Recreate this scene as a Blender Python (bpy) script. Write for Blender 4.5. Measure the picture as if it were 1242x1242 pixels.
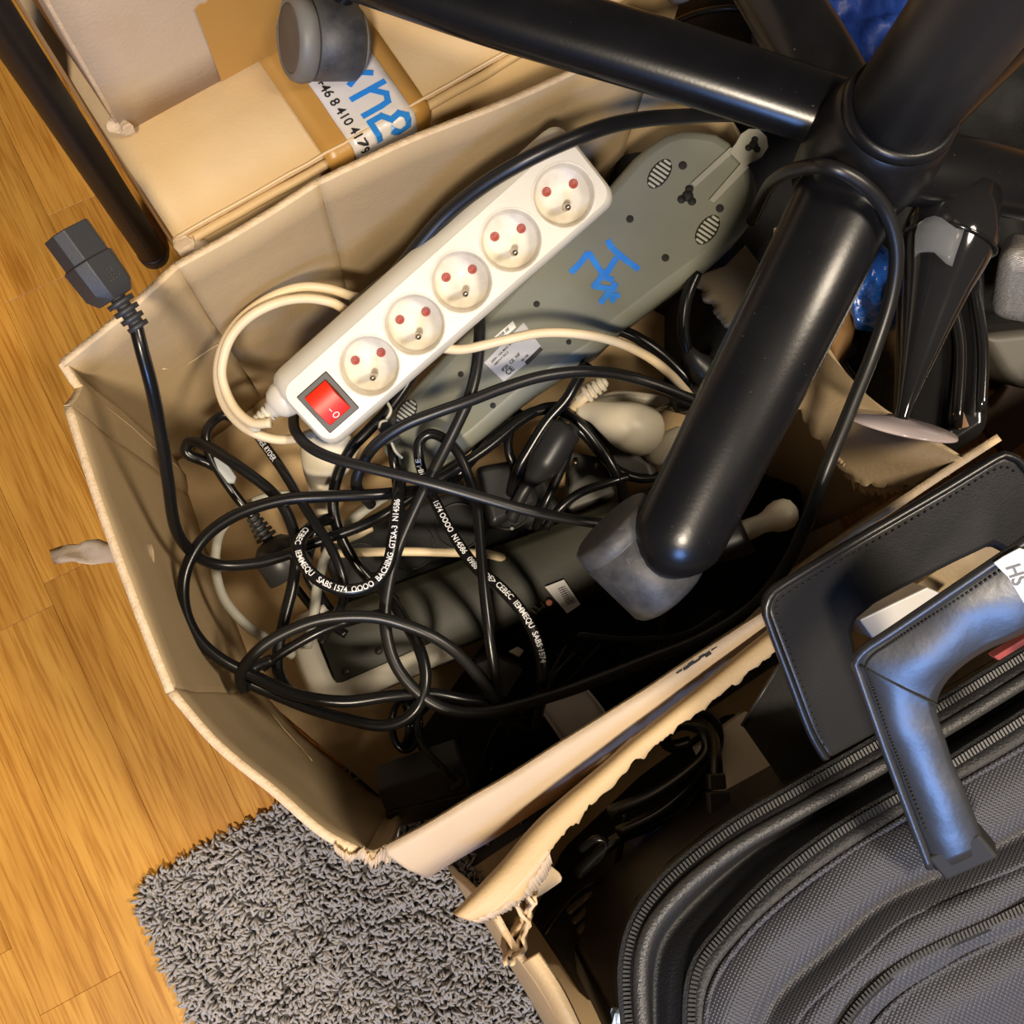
import bpy, bmesh, math, random
from mathutils import Vector, Matrix, noise
random.seed(11)
for o in list(bpy.data.objects): bpy.data.objects.remove(o)
S = bpy.context.scene
COL = S.collection
V = Vector

# ------------------------------------------------------------------ camera
F = 1219.0; CH = 0.85                     # focal length (px of 1242), camera height
NADIR = (552.0, 865.0)                    # where straight-down falls in the frame
_n = V(((NADIR[0]-621)/F, -(NADIR[1]-621)/F, -1)).normalized()
_zc = -_n; _xc = (V((1, 0, 0)) - _zc*_zc.x).normalized(); _yc = _zc.cross(_xc)
RW = Matrix((_xc, _yc, _zc))              # camera space -> world
cam = bpy.data.cameras.new('camera'); camo = bpy.data.objects.new('camera', cam); COL.objects.link(camo)
cam.sensor_width = 36; cam.lens = F/1242*36; cam.clip_start = 0.01; cam.clip_end = 50
camo.matrix_world = Matrix.Translation((0, 0, CH)) @ RW.to_4x4()
S.camera = camo

# ------------------------------------------------------------------ light
w = bpy.data.worlds.new('room'); S.world = w; w.use_nodes = True
w.node_tree.nodes['Background'].inputs[0].default_value = (1.0, 0.86, 0.70, 1)
w.node_tree.nodes['Background'].inputs[1].default_value = 0.045
def area(name, loc, target, size, power, color):
    l = bpy.data.lights.new(name, 'AREA'); l.energy = power; l.color = color; l.shape = 'DISK'; l.size = size
    o = bpy.data.objects.new(name, l); COL.objects.link(o); o.location = loc
    o.rotation_euler = (V(target)-V(loc)).to_track_quat('-Z', 'Y').to_euler(); return o
area('ceiling_lamp', (-0.10, -1.15, 2.10), (0.05, 0.15, 0), 0.26, 50, (1.0, 0.85, 0.66))
area('second_lamp', (1.35, -0.05, 2.2), (0.05, 0.15, 0), 0.55, 40, (1.0, 0.85, 0.66))
area('window_daylight', (-0.12, -2.0, 1.40), (0.2, 0.0, 0.2), 0.6, 26, (0.20, 0.42, 1.0))
vs = S.view_settings; vs.view_transform = 'Standard'; vs.look = 'None'; vs.exposure = 0.16; vs.gamma = 1.0
vs.use_curve_mapping = False

# ------------------------------------------------------------------ helpers
def ray(px, py): return RW @ V(((px-621)/F, -(py-621)/F, -1))
def P(px, py, z):
    d = ray(px, py); return V((0, 0, CH)) + d*((z-CH)/d.z)
def PP(lst): return [P(*p) for p in lst]
class Plane:
    def __init__(s, a, b, c):
        s.p = a; s.n = (b-a).cross(c-a).normalized()
        if s.n.z < 0: s.n = -s.n
    def at(s, px, py, off=0.0):
        d = ray(px, py); o = V((0, 0, CH)); q = s.p + s.n*off
        return o + d*((q-o).dot(s.n)/d.dot(s.n))
class Frame:
    def __init__(s, O, u, up):
        s.O = O; s.u = u.normalized(); s.n = (up - s.u*up.dot(s.u)).normalized(); s.v = s.n.cross(s.u)
    def __call__(s, x, y, z): return s.O + s.u*x + s.v*y + s.n*z
def spline(pts, per=6, closed=False):
    out = []; n = len(pts)
    if n < 3: 
        return [pts[0].lerp(pts[-1], i/per) for i in range(per+1)]
    for i in range(n-1):
        p0 = pts[i-1] if i > 0 else pts[i]*2-pts[i+1]
        p1, p2 = pts[i], pts[i+1]
        p3 = pts[i+2] if i+2 < n else pts[i+1]*2-pts[i]
        for k in range(per):
            t = k/per
            out.append(0.5*((2*p1) + (p2-p0)*t + (2*p0-5*p1+4*p2-p3)*t*t + (3*p1-p0-3*p2+p3)*t*t*t))
    out.append(pts[-1]); return out
def resample(pts, n):
    L = [0]
    for a, b in zip(pts, pts[1:]): L.append(L[-1]+(b-a).length)
    out = []; j = 0
    for i in range(n):
        s = L[-1]*i/(n-1)
        while j < len(L)-2 and L[j+1] < s: j += 1
        d = L[j+1]-L[j]; out.append(pts[j].lerp(pts[j+1], (s-L[j])/d if d > 0 else 0))
    return out

MATS = {}
def M(name, c, r=0.5, c2=None, ns=12, amt=0.5, bump=0, bs=150, stretch=None, metal=0, spec=0.5, coat=0, trans=0, alpha=1, sheen=0, bump2=0, bs2=20, rot=None):
    m = bpy.data.materials.new(name); m.use_nodes = True; MATS[name] = m
    nt = m.node_tree; N = nt.nodes; L = nt.links; b = N['Principled BSDF']
    b.inputs['Base Color'].default_value = (*c, 1); b.inputs['Roughness'].default_value = r
    b.inputs['Metallic'].default_value = metal; b.inputs['Specular IOR Level'].default_value = spec
    b.inputs['Coat Weight'].default_value = coat; b.inputs['Transmission Weight'].default_value = trans
    b.inputs['Alpha'].default_value = alpha; b.inputs['Sheen Weight'].default_value = sheen
    tc = N.new('ShaderNodeTexCoord'); mp = N.new('ShaderNodeMapping'); L.new(tc.outputs['Object'], mp.inputs[0])
    if stretch: mp.inputs['Scale'].default_value = stretch
    if rot: mp.inputs['Rotation'].default_value = rot
    if c2:
        n = N.new('ShaderNodeTexNoise'); n.inputs['Scale'].default_value = ns; n.inputs['Detail'].default_value = 6
        L.new(mp.outputs[0], n.inputs['Vector'])
        rp = N.new('ShaderNodeValToRGB'); rp.color_ramp.elements[0].position = 0.5-amt/2; rp.color_ramp.elements[1].position = 0.5+amt/2
        rp.color_ramp.elements[0].color = (*c, 1); rp.color_ramp.elements[1].color = (*c2, 1)
        L.new(n.outputs['Fac'], rp.inputs[0]); L.new(rp.outputs[0], b.inputs['Base Color'])
    last = None
    for bb, sc in ((bump, bs), (bump2, bs2)):
        if not bb: continue
        n2 = N.new('ShaderNodeTexNoise'); n2.inputs['Scale'].default_value = sc; n2.inputs['Detail'].default_value = 4
        L.new(mp.outputs[0], n2.inputs['Vector'])
        bp = N.new('ShaderNodeBump'); bp.inputs['Strength'].default_value = bb; bp.inputs['Distance'].default_value = 0.002
        L.new(n2.outputs['Fac'], bp.inputs['Height'])
        if last: L.new(last.outputs[0], bp.inputs['Normal'])
        L.new(bp.outputs[0], b.inputs['Normal']); last = bp
    return m
M('kraft', (0.46, 0.345, 0.20), 0.62, (0.39, 0.285, 0.16), 22, 0.8, 0.16, 420, bump2=0.35, bs2=34)
M('kraft_box', (0.58, 0.415, 0.215), 0.55, (0.50, 0.345, 0.17), 24, 0.8, 0.14, 420, bump2=0.28, bs2=30)
M('kraft_pale', (0.53, 0.42, 0.30), 0.6, (0.46, 0.345, 0.225), 20, 0.8, 0.14, 420, bump2=0.3, bs2=30)
M('cut_edge', (0.72, 0.56, 0.36), 0.9, (0.58, 0.42, 0.25), 160, 0.5, 0.35, 500)
M('crease', (0.66, 0.50, 0.31), 0.8)
M('brown_tape', (0.40, 0.205, 0.045), 0.36, (0.47, 0.26, 0.065), 9, 0.6, 0.05, 60, bump2=0.12, bs2=35)
M('white_tape', (0.68, 0.65, 0.64), 0.25, (0.60, 0.57, 0.56), 20, 0.6, 0.1, 90, bump2=0.3, bs2=45)
M('ink_blue', (0.02, 0.22, 0.70), 0.4)
M('ink_marker', (0.015, 0.16, 0.62), 0.45, (0.03, 0.25, 0.72), 90, 0.5)
M('ink_black', (0.02, 0.018, 0.02), 0.5)
M('ink_white', (0.75, 0.76, 0.78), 0.6)
M('strip_white', (0.64, 0.60, 0.505), 0.35, (0.57, 0.53, 0.43), 25, 0.6, 0.04, 120)
M('socket_white', (0.68, 0.63, 0.52), 0.4, (0.55, 0.49, 0.385), 90, 0.35)
M('shutter_red', (0.30, 0.045, 0.025), 0.5)
M('hole_dark', (0.012, 0.011, 0.010), 0.8)
M('pin_metal', (0.62, 0.54, 0.42), 0.3, metal=1)
M('rocker_red', (0.60, 0.022, 0.004), 0.32, spec=0.25)
M('black_frame', (0.02, 0.018, 0.018), 0.45)
M('strip_grey', (0.195, 0.20, 0.158), 0.40, (0.17, 0.175, 0.14), 30, 0.6, 0.05, 400)
M('rib_grey', (0.42, 0.42, 0.36), 0.5)
M('tab_grey', (0.30, 0.30, 0.255), 0.45)
M('sticker', (0.50, 0.50, 0.50), 0.35, (0.44, 0.44, 0.45), 40)
M('sticker_white', (0.75, 0.73, 0.70), 0.5)
M('strip_olive', (0.022, 0.022, 0.014), 0.5, (0.028, 0.027, 0.018), 30, 0.6, 0.05, 500, spec=0.3)
M('strip_black', (0.020, 0.021, 0.020), 0.4, bump=0.05, bs=300)
M('cord_black', (0.006, 0.006, 0.0065), 0.26, spec=0.45, bump=0.03, bs=90)
M('cord_matte', (0.010, 0.010, 0.0105), 0.36, spec=0.45, bump=0.04, bs=90)
M('cord_cream', (0.74, 0.62, 0.42), 0.5, (0.64, 0.50, 0.30), 35, 0.6)
M('cord_grey', (0.47, 0.46, 0.39), 0.5)
M('plug_cream', (0.66, 0.60, 0.47), 0.42, (0.58, 0.51, 0.38), 20)
M('plug_black', (0.022, 0.022, 0.023), 0.40, bump=0.03, bs=200)
M('connector', (0.026, 0.027, 0.031), 0.5, bump=0.05, bs=500)
M('adapter', (0.055, 0.056, 0.060), 0.5, bump=0.05, bs=500)
M('tag_grey', (0.33, 0.36, 0.39), 0.5)
M('steel_black', (0.005, 0.005, 0.006), 0.27, spec=0.42, c2=(0.008, 0.008, 0.009), ns=40, bump=0.025, bs=420)
M('steel_hub', (0.007, 0.007, 0.008), 0.36, spec=0.4, bump=0.05, bs=420)
M('column', (0.022, 0.021, 0.021), 0.42, bump=0.03, bs=300)
M('caster_hood', (0.036, 0.036, 0.038), 0.52, (0.075, 0.073, 0.070), 90, 0.35, 0.12, 260)
M('caster_ring', (0.17, 0.165, 0.15), 0.5, (0.13, 0.125, 0.115), 40)
M('caster_face', (0.075, 0.066, 0.058), 0.5, (0.10, 0.09, 0.08), 60)
M('leg_black', (0.006, 0.005, 0.005), 0.5)
M('leather', (0.013, 0.013, 0.014), 0.34, spec=0.6, bump=0.05, bs=900, bump2=0.12, bs2=40)
M('leather_gloss', (0.024, 0.025, 0.028), 0.34, spec=0.85, bump=0.03, bs=500, bump2=0.45, bs2=22)
M('piping', (0.040, 0.040, 0.042), 0.38, spec=0.6, bump=0.4, bs=700)
M('thread', (0.05, 0.05, 0.05), 0.7)
M('nylon_smooth', (0.010, 0.010, 0.012), 0.5, bump=0.3, bs=700)
M('zip_tape', (0.012, 0.012, 0.013), 0.7, bump=0.5, bs=900)
M('zip_tooth', (0.020, 0.020, 0.022), 0.40, spec=0.35)
M('paper', (0.80, 0.79, 0.78), 0.6)
M('white_card', (0.70, 0.66, 0.62), 0.6, (0.62, 0.58, 0.55), 10)
M('silver', (0.50, 0.49, 0.48), 0.4, metal=0.2)
M('red_card', (0.28, 0.05, 0.045), 0.6)
M('blue_cloth', (0.006, 0.030, 0.20), 0.55, (0.012, 0.055, 0.32), 20, 0.5, 0.5, 120)
M('blue_plastic', (0.008, 0.06, 0.36), 0.16, (0.02, 0.14, 0.55), 60, 0.5, 1.0, 160, coat=0.6)
M('navy', (0.004, 0.010, 0.11), 0.5)
M('black_cloth', (0.006, 0.006, 0.006), 0.85, bump=0.5, bs=200)
M('gloss_black', (0.010, 0.010, 0.011), 0.12, spec=0.7, bump=0.04, bs=40)
M('smoke_black', (0.013, 0.013, 0.015), 0.09, spec=0.6)
M('clear_disc', (0.70, 0.60, 0.62), 0.15, trans=0.12, coat=0.4)
M('clear_film', (0.30, 0.32, 0.35), 0.25, alpha=0.30)
M('grey_box', (0.085, 0.08, 0.068), 0.5)
M('silver_cloth', (0.52, 0.50, 0.47), 0.3, metal=0.5, bump=0.8, bs=220, stretch=(1, 6, 1))
M('rug_yarn', (0.40, 0.37, 0.34), 0.9, (0.26, 0.24, 0.225), 60, 0.6, sheen=0.3)
M('rug_back', (0.075, 0.07, 0.068), 0.95, bump=0.6, bs=120)

def weave(m, sc=520, st=0.55):
    nt = m.node_tree; N = nt.nodes; L = nt.links; b = N['Principled BSDF']; tc = N.new('ShaderNodeTexCoord')
    mp = N.new('ShaderNodeMapping'); mp.inputs['Rotation'].default_value = (0.3, 0.5, 0.55); L.new(tc.outputs['Object'], mp.inputs[0])
    ws_ = []
    for ax in ('X', 'Y'):
        w_ = N.new('ShaderNodeTexWave'); w_.bands_direction = ax; w_.inputs['Scale'].default_value = sc/6.28; w_.inputs['Distortion'].default_value = 0.6; w_.inputs['Detail Scale'].default_value = 3; L.new(mp.outputs[0], w_.inputs[0]); ws_.append(w_)
    mu = N.new('ShaderNodeMath'); mu.operation = 'MULTIPLY'; L.new(ws_[0].outputs['Fac'], mu.inputs[0]); L.new(ws_[1].outputs['Fac'], mu.inputs[1])
    bp = N.new('ShaderNodeBump'); bp.inputs['Strength'].default_value = st; bp.inputs['Distance'].default_value = 0.0012; L.new(mu.outputs[0], bp.inputs['Height']); L.new(bp.outputs[0], b.inputs['Normal'])
    rp = N.new('ShaderNodeValToRGB'); c = b.inputs['Base Color'].default_value[:3]
    rp.color_ramp.elements[0].color = (*[x*0.7 for x in c], 1); rp.color_ramp.elements[1].color = (*[min(1, x*1.6) for x in c], 1)
    L.new(mu.outputs[0], rp.inputs[0]); L.new(rp.outputs[0], b.inputs['Base Color'])
weave(M('nylon', (0.034, 0.035, 0.048), 0.5, sheen=0.3, spec=0.6), 1150, 0.5)
def flecks(m, sc=650, lo=.735, hi=.76, col=(.30, .28, .25)):
    nt = m.node_tree; N = nt.nodes; L = nt.links; b = N['Principled BSDF']; tc = N.new('ShaderNodeTexCoord'); n = N.new('ShaderNodeTexNoise'); n.inputs['Scale'].default_value = sc; n.inputs['Detail'].default_value = 1
    L.new(tc.outputs['Object'], n.inputs['Vector']); rp = N.new('ShaderNodeValToRGB'); rp.color_ramp.elements[0].position = lo; rp.color_ramp.elements[1].position = hi; L.new(n.outputs['Fac'], rp.inputs[0])
    mx = N.new('ShaderNodeMix'); mx.data_type = 'RGBA'; src = b.inputs['Base Color'].links[0].from_socket; L.new(rp.outputs[0], mx.inputs[0]); L.new(src, mx.inputs[6]); mx.inputs[7].default_value = (*col, 1); L.new(mx.outputs[2], b.inputs['Base Color'])
flecks(MATS['steel_black'], 520, .77, .82, (.07, .068, .062)); flecks(MATS['caster_hood'], 300, .66, .80, (.085, .083, .08))
class MB:
    def __init__(s): s.v = []; s.f = []; s.m = []; s.sm = []
    def add(s, vs, fs, mi=0, smooth=False):
        o = len(s.v); s.v += [V(x) for x in vs]
        for f in fs: s.f.append([i+o for i in f]); s.m.append(mi); s.sm.append(smooth)
        return s
    def box(s, fr, x0, x1, y0, y1, z0, z1, mi=0):
        vs = [fr(x, y, z) for z in (z0, z1) for y in (y0, y1) for x in (x0, x1)]
        return s.add(vs, [(0, 2, 3, 1), (4, 5, 7, 6), (0, 1, 5, 4), (2, 6, 7, 3), (0, 4, 6, 2), (1, 3, 7, 5)], mi)
    def tube(s, pts, r, seg=10, mi=0, up=None, fy=1.0, cap=True):
        # r: number or list of radii; fy scales the radius along the 'up' side
        n = len(pts); R = r if isinstance(r, (list, tuple)) else [r]*n
        T = [(pts[min(i+1, n-1)]-pts[max(i-1, 0)]).normalized() for i in range(n)]
        a = V(up) if up else (V((0, 0, 1)) if abs(T[0].z) < 0.9 else V((1, 0, 0)))
        a = (a-T[0]*a.dot(T[0])).normalized(); vs = []
        for i in range(n):
            if up: a = V(up)
            a = (a-T[i]*a.dot(T[i])).normalized(); b = T[i].cross(a)
            for k in range(seg):
                t = 2*math.pi*k/seg; vs.append(pts[i] + (a*math.cos(t)*fy + b*math.sin(t))*R[i])
        fs = [(i*seg+k, i*seg+(k+1) % seg, (i+1)*seg+(k+1) % seg, (i+1)*seg+k) for i in range(n-1) for k in range(seg)]
        if cap: fs += [tuple(range(seg))[::-1], tuple((n-1)*seg+k for k in range(seg))]
        return s.add(vs, fs, mi, True)
    def lathe(s, fr, prof, seg=24, mi=0, smooth=True):
        # prof: (distance along u, radius)
        vs = []; n = len(prof)
        for x, r in prof:
            for k in range(seg):
                t = 2*math.pi*k/seg; vs.append(fr(x, r*math.cos(t), r*math.sin(t)))
        fs = [(i*seg+k, i*seg+(k+1) % seg, (i+1)*seg+(k+1) % seg, (i+1)*seg+k) for i in range(n-1) for k in range(seg)]
        fs += [tuple(range(seg))[::-1], tuple((n-1)*seg+k for k in range(seg))]
        return s.add(vs, fs, mi, smooth)
    def prism(s, pts, d, mi=0):
        n = len(pts); vs = list(pts)+[p+d for p in pts]
        fs = [tuple(range(n)), tuple(range(2*n-1, n-1, -1))] + [(i, i+n, (i+1) % n+n, (i+1) % n) for i in range(n)]
        return s.add(vs, fs, mi)
    def grid(s, rows, mi=0, smooth=True, rowmi=None):
        nr = len(rows); nc = len(rows[0]); vs = [p for r in rows for p in r]
        o = len(s.v); s.v += vs
        for i in range(nr-1):
            for j in range(nc-1):
                s.f.append([o+i*nc+j, o+i*nc+j+1, o+(i+1)*nc+j+1, o+(i+1)*nc+j]); s.m.append(rowmi[i] if rowmi else mi); s.sm.append(smooth)
        return s
    def build(s, name, mats, parent=None, bevel=0, bseg=2, subsurf=0, solid=0, soff=-1, wn=False):
        base = V((0, 0, 0))
        if parent is not None:
            base = V(parent.get('_base', (0, 0, 0)))
        else:
            xs = [v.x for v in s.v]; ys = [v.y for v in s.v]; zs = [v.z for v in s.v]
            base = V(((min(xs)+max(xs))/2, (min(ys)+max(ys))/2, min(zs)))
        me = bpy.data.meshes.new(name); me.from_pydata([v-base for v in s.v], [], s.f)
        for mm in ([mats] if isinstance(mats, str) else mats): me.materials.append(MATS[mm])
        for p, mi, sm in zip(me.polygons, s.m, s.sm): p.material_index = mi; p.use_smooth = sm
        bm = bmesh.new(); bm.from_mesh(me); bmesh.ops.recalc_face_normals(bm, faces=bm.faces); bm.to_mesh(me); bm.free()
        me.update()
        o = bpy.data.objects.new(name, me); COL.objects.link(o)
        o['_base'] = tuple(base)
        if parent is not None: o.parent = parent
        else: o.location = base
        if solid:
            md = o.modifiers.new('solid', 'SOLIDIFY'); md.thickness = solid; md.offset = soff
            if len(me.materials) > 1: md.material_offset_rim = 1
        if bevel:
            md = o.modifiers.new('bevel', 'BEVEL'); md.width = bevel; md.segments = bseg; md.limit_method = 'ANGLE'; md.angle_limit = math.radians(35)
            if bseg > 1:
                for p in me.polygons: p.use_smooth = True
                md.harden_normals = True
        if subsurf:
            md = o.modifiers.new('sub', 'SUBSURF'); md.levels = subsurf; md.render_levels = subsurf
        return o
def tag(o, label, cat, group=None, kind=None):
    o['label'] = label; o['category'] = cat
    if group: o['group'] = group
    if kind: o['kind'] = kind
    return o
def thing(name, base, label, cat, group=None):
    o = bpy.data.objects.new(name, None); COL.objects.link(o); o.location = base; o['_base'] = tuple(base); o.empty_display_size = 0.02
    return tag(o, label, cat, group)
def struct(o): o['kind'] = 'structure'; return o
_tc = {}
def text_mesh(s, size):
    cu = bpy.data.curves.new('t', 'FONT'); cu.body = s; cu.size = size; cu.align_x = 'LEFT'; cu.align_y = 'CENTER'; cu.resolution_u = 3; cu.offset = size*0.018
    ob = bpy.data.objects.new('t', cu); COL.objects.link(ob)
    dg = bpy.context.evaluated_depsgraph_get(); me = bpy.data.meshes.new_from_object(ob.evaluated_get(dg))
    bpy.data.objects.remove(ob); bpy.data.curves.remove(cu)
    bm = bmesh.new(); bm.from_mesh(me); bmesh.ops.triangulate(bm, faces=bm.faces)
    for _ in range(1):
        long = [e for e in bm.edges if e.calc_length() > size*0.35]
        if long: bmesh.ops.subdivide_edges(bm, edges=long, cuts=1); bmesh.ops.triangulate(bm, faces=bm.faces)
    vs = [v.co.copy() for v in bm.verts]; bm.verts.index_update(); fs = [tuple(v.index for v in f.verts) for f in bm.faces]
    bm.free(); bpy.data.meshes.remove(me); return vs, fs
def text_on(mb, s, size, fn, bold=0.0, mi=0):
    vs, fs = text_mesh(s, size); mb.add([fn(v.x, v.y) for v in vs], fs, mi)
    return max(v.x for v in vs) if vs else 0
def text_tube(mb, s, size, path, r, s0=0.0, roll=0.0, mi=0, sx=1.0):
    L = [0]
    for a, b in zip(path, path[1:]): L.append(L[-1]+(b-a).length)
    def fn(x, y):
        q = s0+x*sx; j = 0
        while j < len(L)-2 and L[j+1] < q: j += 1
        t = (q-L[j])/max(1e-9, L[j+1]-L[j]); c = path[j].lerp(path[j+1], t)
        T = (path[min(j+2, len(path)-1)]-path[max(j-1, 0)]).normalized()
        up = V((0, 0, 1)); up = (up-T*up.dot(T)).normalized(); sd = up.cross(T)
        a = y/r+roll; return c + (up*math.cos(a)+sd*math.sin(a))*(r+0.0002)
    text_on(mb, s, size, fn, mi=mi)
def wob(p, a, sc, seed=0):
    q = p*sc+V((seed*3.1, seed*1.7, seed*0.9)); return p+V((noise.noise(q), noise.noise(q+V((9, 2, 5))), noise.noise(q+V((4, 8, 1)))))*a

# ================================================================== FLOOR
d0 = (P(190, 1242, 0)-P(60, 946, 0)).normalized(); fdir = V((d0.x, d0.y, 0)).normalized(); fper = V((-fdir.y, fdir.x, 0))
def floor_mat(name, h, v):
    m = bpy.data.materials.new(name); m.use_nodes = True; MATS[name] = m; nt = m.node_tree; N = nt.nodes; L = nt.links; b = N['Principled BSDF']
    tc = N.new('ShaderNodeTexCoord'); oi = N.new('ShaderNodeObjectInfo')
    sc = N.new('ShaderNodeVectorMath'); sc.operation = 'SCALE'; sc.inputs[3].default_value = 7.3
    cb = N.new('ShaderNodeCombineXYZ')
    for k in range(3): L.new(oi.outputs['Random'], cb.inputs[k])
    L.new(cb.outputs[0], sc.inputs[0]); ad = N.new('ShaderNodeVectorMath'); L.new(tc.outputs['Object'], ad.inputs[0]); L.new(sc.outputs[0], ad.inputs[1])
    mp = N.new('ShaderNodeMapping'); mp.inputs['Scale'].default_value = (3.2, 34, 30); L.new(ad.outputs[0], mp.inputs[0])
    n1 = N.new('ShaderNodeTexNoise'); n1.inputs['Scale'].default_value = 1.0; n1.inputs['Detail'].default_value = 5; n1.inputs['Distortion'].default_value = 0.8; L.new(mp.outputs[0], n1.inputs['Vector'])
    mp2 = N.new('ShaderNodeMapping'); mp2.inputs['Scale'].default_value = (18, 420, 300); L.new(ad.outputs[0], mp2.inputs[0])
    n2 = N.new('ShaderNodeTexNoise'); n2.inputs['Scale'].default_value = 1.0; n2.inputs['Detail'].default_value = 3; L.new(mp2.outputs[0], n2.inputs['Vector'])
    r1 = N.new('ShaderNodeValToRGB'); e = r1.color_ramp.elements; e[0].position = 0.33; e[1].position = 0.68
    e[0].color = (0.46*v, 0.205*v, 0.030*v, 1); e[1].color = (0.66*v, 0.335*v, 0.058*v, 1); L.new(n1.outputs['Fac'], r1.inputs[0])
    r2 = N.new('ShaderNodeValToRGB'); r2.color_ramp.elements[0].position = 0.36; r2.color_ramp.elements[1].position = 0.55
    r2.color_ramp.elements[0].color = (0.74, 0.64, 0.50, 1); r2.color_ramp.elements[1].color = (1, 1, 1, 1); L.new(n2.outputs['Fac'], r2.inputs[0])
    mx = N.new('ShaderNodeMix'); mx.data_type = 'RGBA'; mx.blend_type = 'MULTIPLY'; mx.inputs[0].default_value = 1
    L.new(r1.outputs[0], mx.inputs[6]); L.new(r2.outputs[0], mx.inputs[7])
    hs = N.new('ShaderNodeHueSaturation'); mr = N.new('ShaderNodeMapRange'); mr.inputs[3].default_value = 0.92; mr.inputs[4].default_value = 1.08
    L.new(oi.outputs['Random'], mr.inputs[0]); L.new(mr.outputs[0], hs.inputs['Value']); L.new(mx.outputs[2], hs.inputs['Color'])
    L.new(hs.outputs[0], b.inputs['Base Color']); b.inputs['Roughness'].default_value = 0.36; b.inputs['Specular IOR Level'].default_value = 0.4
    bp = N.new('ShaderNodeBump'); bp.inputs['Strength'].default_value = 0.12; bp.inputs['Distance'].default_value = 0.001
    L.new(n2.outputs['Fac'], bp.inputs['Height']); L.new(bp.outputs[0], b.inputs['Normal'])
floor_mat('oak', 0, 1.0)
M('oak_gap', (0.26, 0.12, 0.03), 0.7)
PW = 0.066
fc = P(14, 1150, 0); fc = V((fc.x, fc.y, 0))           # a board joint seen by the rug
b = MB(); b.box(Frame(V((0.15, 0.15, 0)), V((1, 0, 0)), V((0, 0, 1))), -1.5, 1.5, -1.5, 1.5, -0.02, -0.004)
floor = struct(b.build('floor', 'oak_gap')); floor['label'] = 'warm oak strip parquet floor under the boxes'
pk = {}
for r in range(-9, 17):
    rnd = random.Random(r*7+3)
    x = -1.3 + rnd.random()*0.4
    if r == -1: x = -1.35
    while x < 1.3:
        ln = rnd.choice((0.32, 0.42, 0.52))
        # joint beside the rug: one strip ends exactly at fc
        if r == -1 and x < 0 <= x+ln+0.05 and x < -0.02: ln = -x
        key = round(ln, 3)
        if key not in pk:
            q = MB(); q.box(Frame(V((0, 0, 0)), V((1, 0, 0)), V((0, 0, 1))), 0.0001, ln-0.0001, -PW/2+0.0001, PW/2-0.0001, -0.004, 0.0)
            me_o = q.build('plank', 'oak', bevel=0); me = me_o.data
            for vv in me.vertices: vv.co += V(me_o['_base'])
            bpy.data.objects.remove(me_o)
            bm = bmesh.new(); bm.from_mesh(me); bmesh.ops.bevel(bm, geom=[e for e in bm.edges if all(v.co.z > -0.001 for v in e.verts)], offset=0.00022, segments=1, affect='EDGES'); bm.to_mesh(me); bm.free()
            pk[key] = me
        o = bpy.data.objects.new('plank', pk[key]); COL.objects.link(o); o.parent = floor
        wp = fc + fdir*x - fper*(PW*(r+0.5))*-1
        o.location = wp - V(floor['_base']); o.rotation_euler = (0, 0, math.atan2(fdir.y, fdir.x))
        x += ln
# ================================================================== RUG
rugz = 0.010
rc = [P(143, 1088, rugz), P(152, 1076, rugz), P(170, 1066, rugz)]
ra = P(340, 972, rugz); rb = P(205, 1290, rugz)
rc0 = P(148, 1082, rugz); eu = (ra-rc0); eu.z = 0; eu.normalize(); ev = V((eu.y, -eu.x, 0))
RL, RWD = 0.56, 0.40
rug = thing('shaggy_rug', V((rc0.x, rc0.y, 0)), 'grey shaggy rug lying on the oak floor below the open boxes', 'rug')
fr = Frame(V((rc0.x, rc0.y, 0)), eu, V((0, 0, 1))); fr.v = ev
b = MB(); b.box(fr, 0.008, RL, 0.008, RWD, 0.0005, 0.004); b.build('backing', 'rug_back', rug)
b = MB(); rr = random.Random(5); st = 0.0029
def inpoly(p, poly):
    c = False; n = len(poly)
    for i in range(n):
        a, d = poly[i], poly[i-1]
        if (a.y > p.y) != (d.y > p.y) and p.x < (d.x-a.x)*(p.y-a.y)/(d.y-a.y)+a.x: c = not c
    return c
KEEP1 = PP([(82, 492, .26), (206, 838, .26), (442, 1040, .255), (1195, 585, .26), (905, 285, .24), (700, 84, .26)])
KEEP2 = PP([(572, 1112, .255), (1250, 600, .26), (1960, 900, .26), (850, 1600, .26)])
vs = []; fs = []
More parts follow.
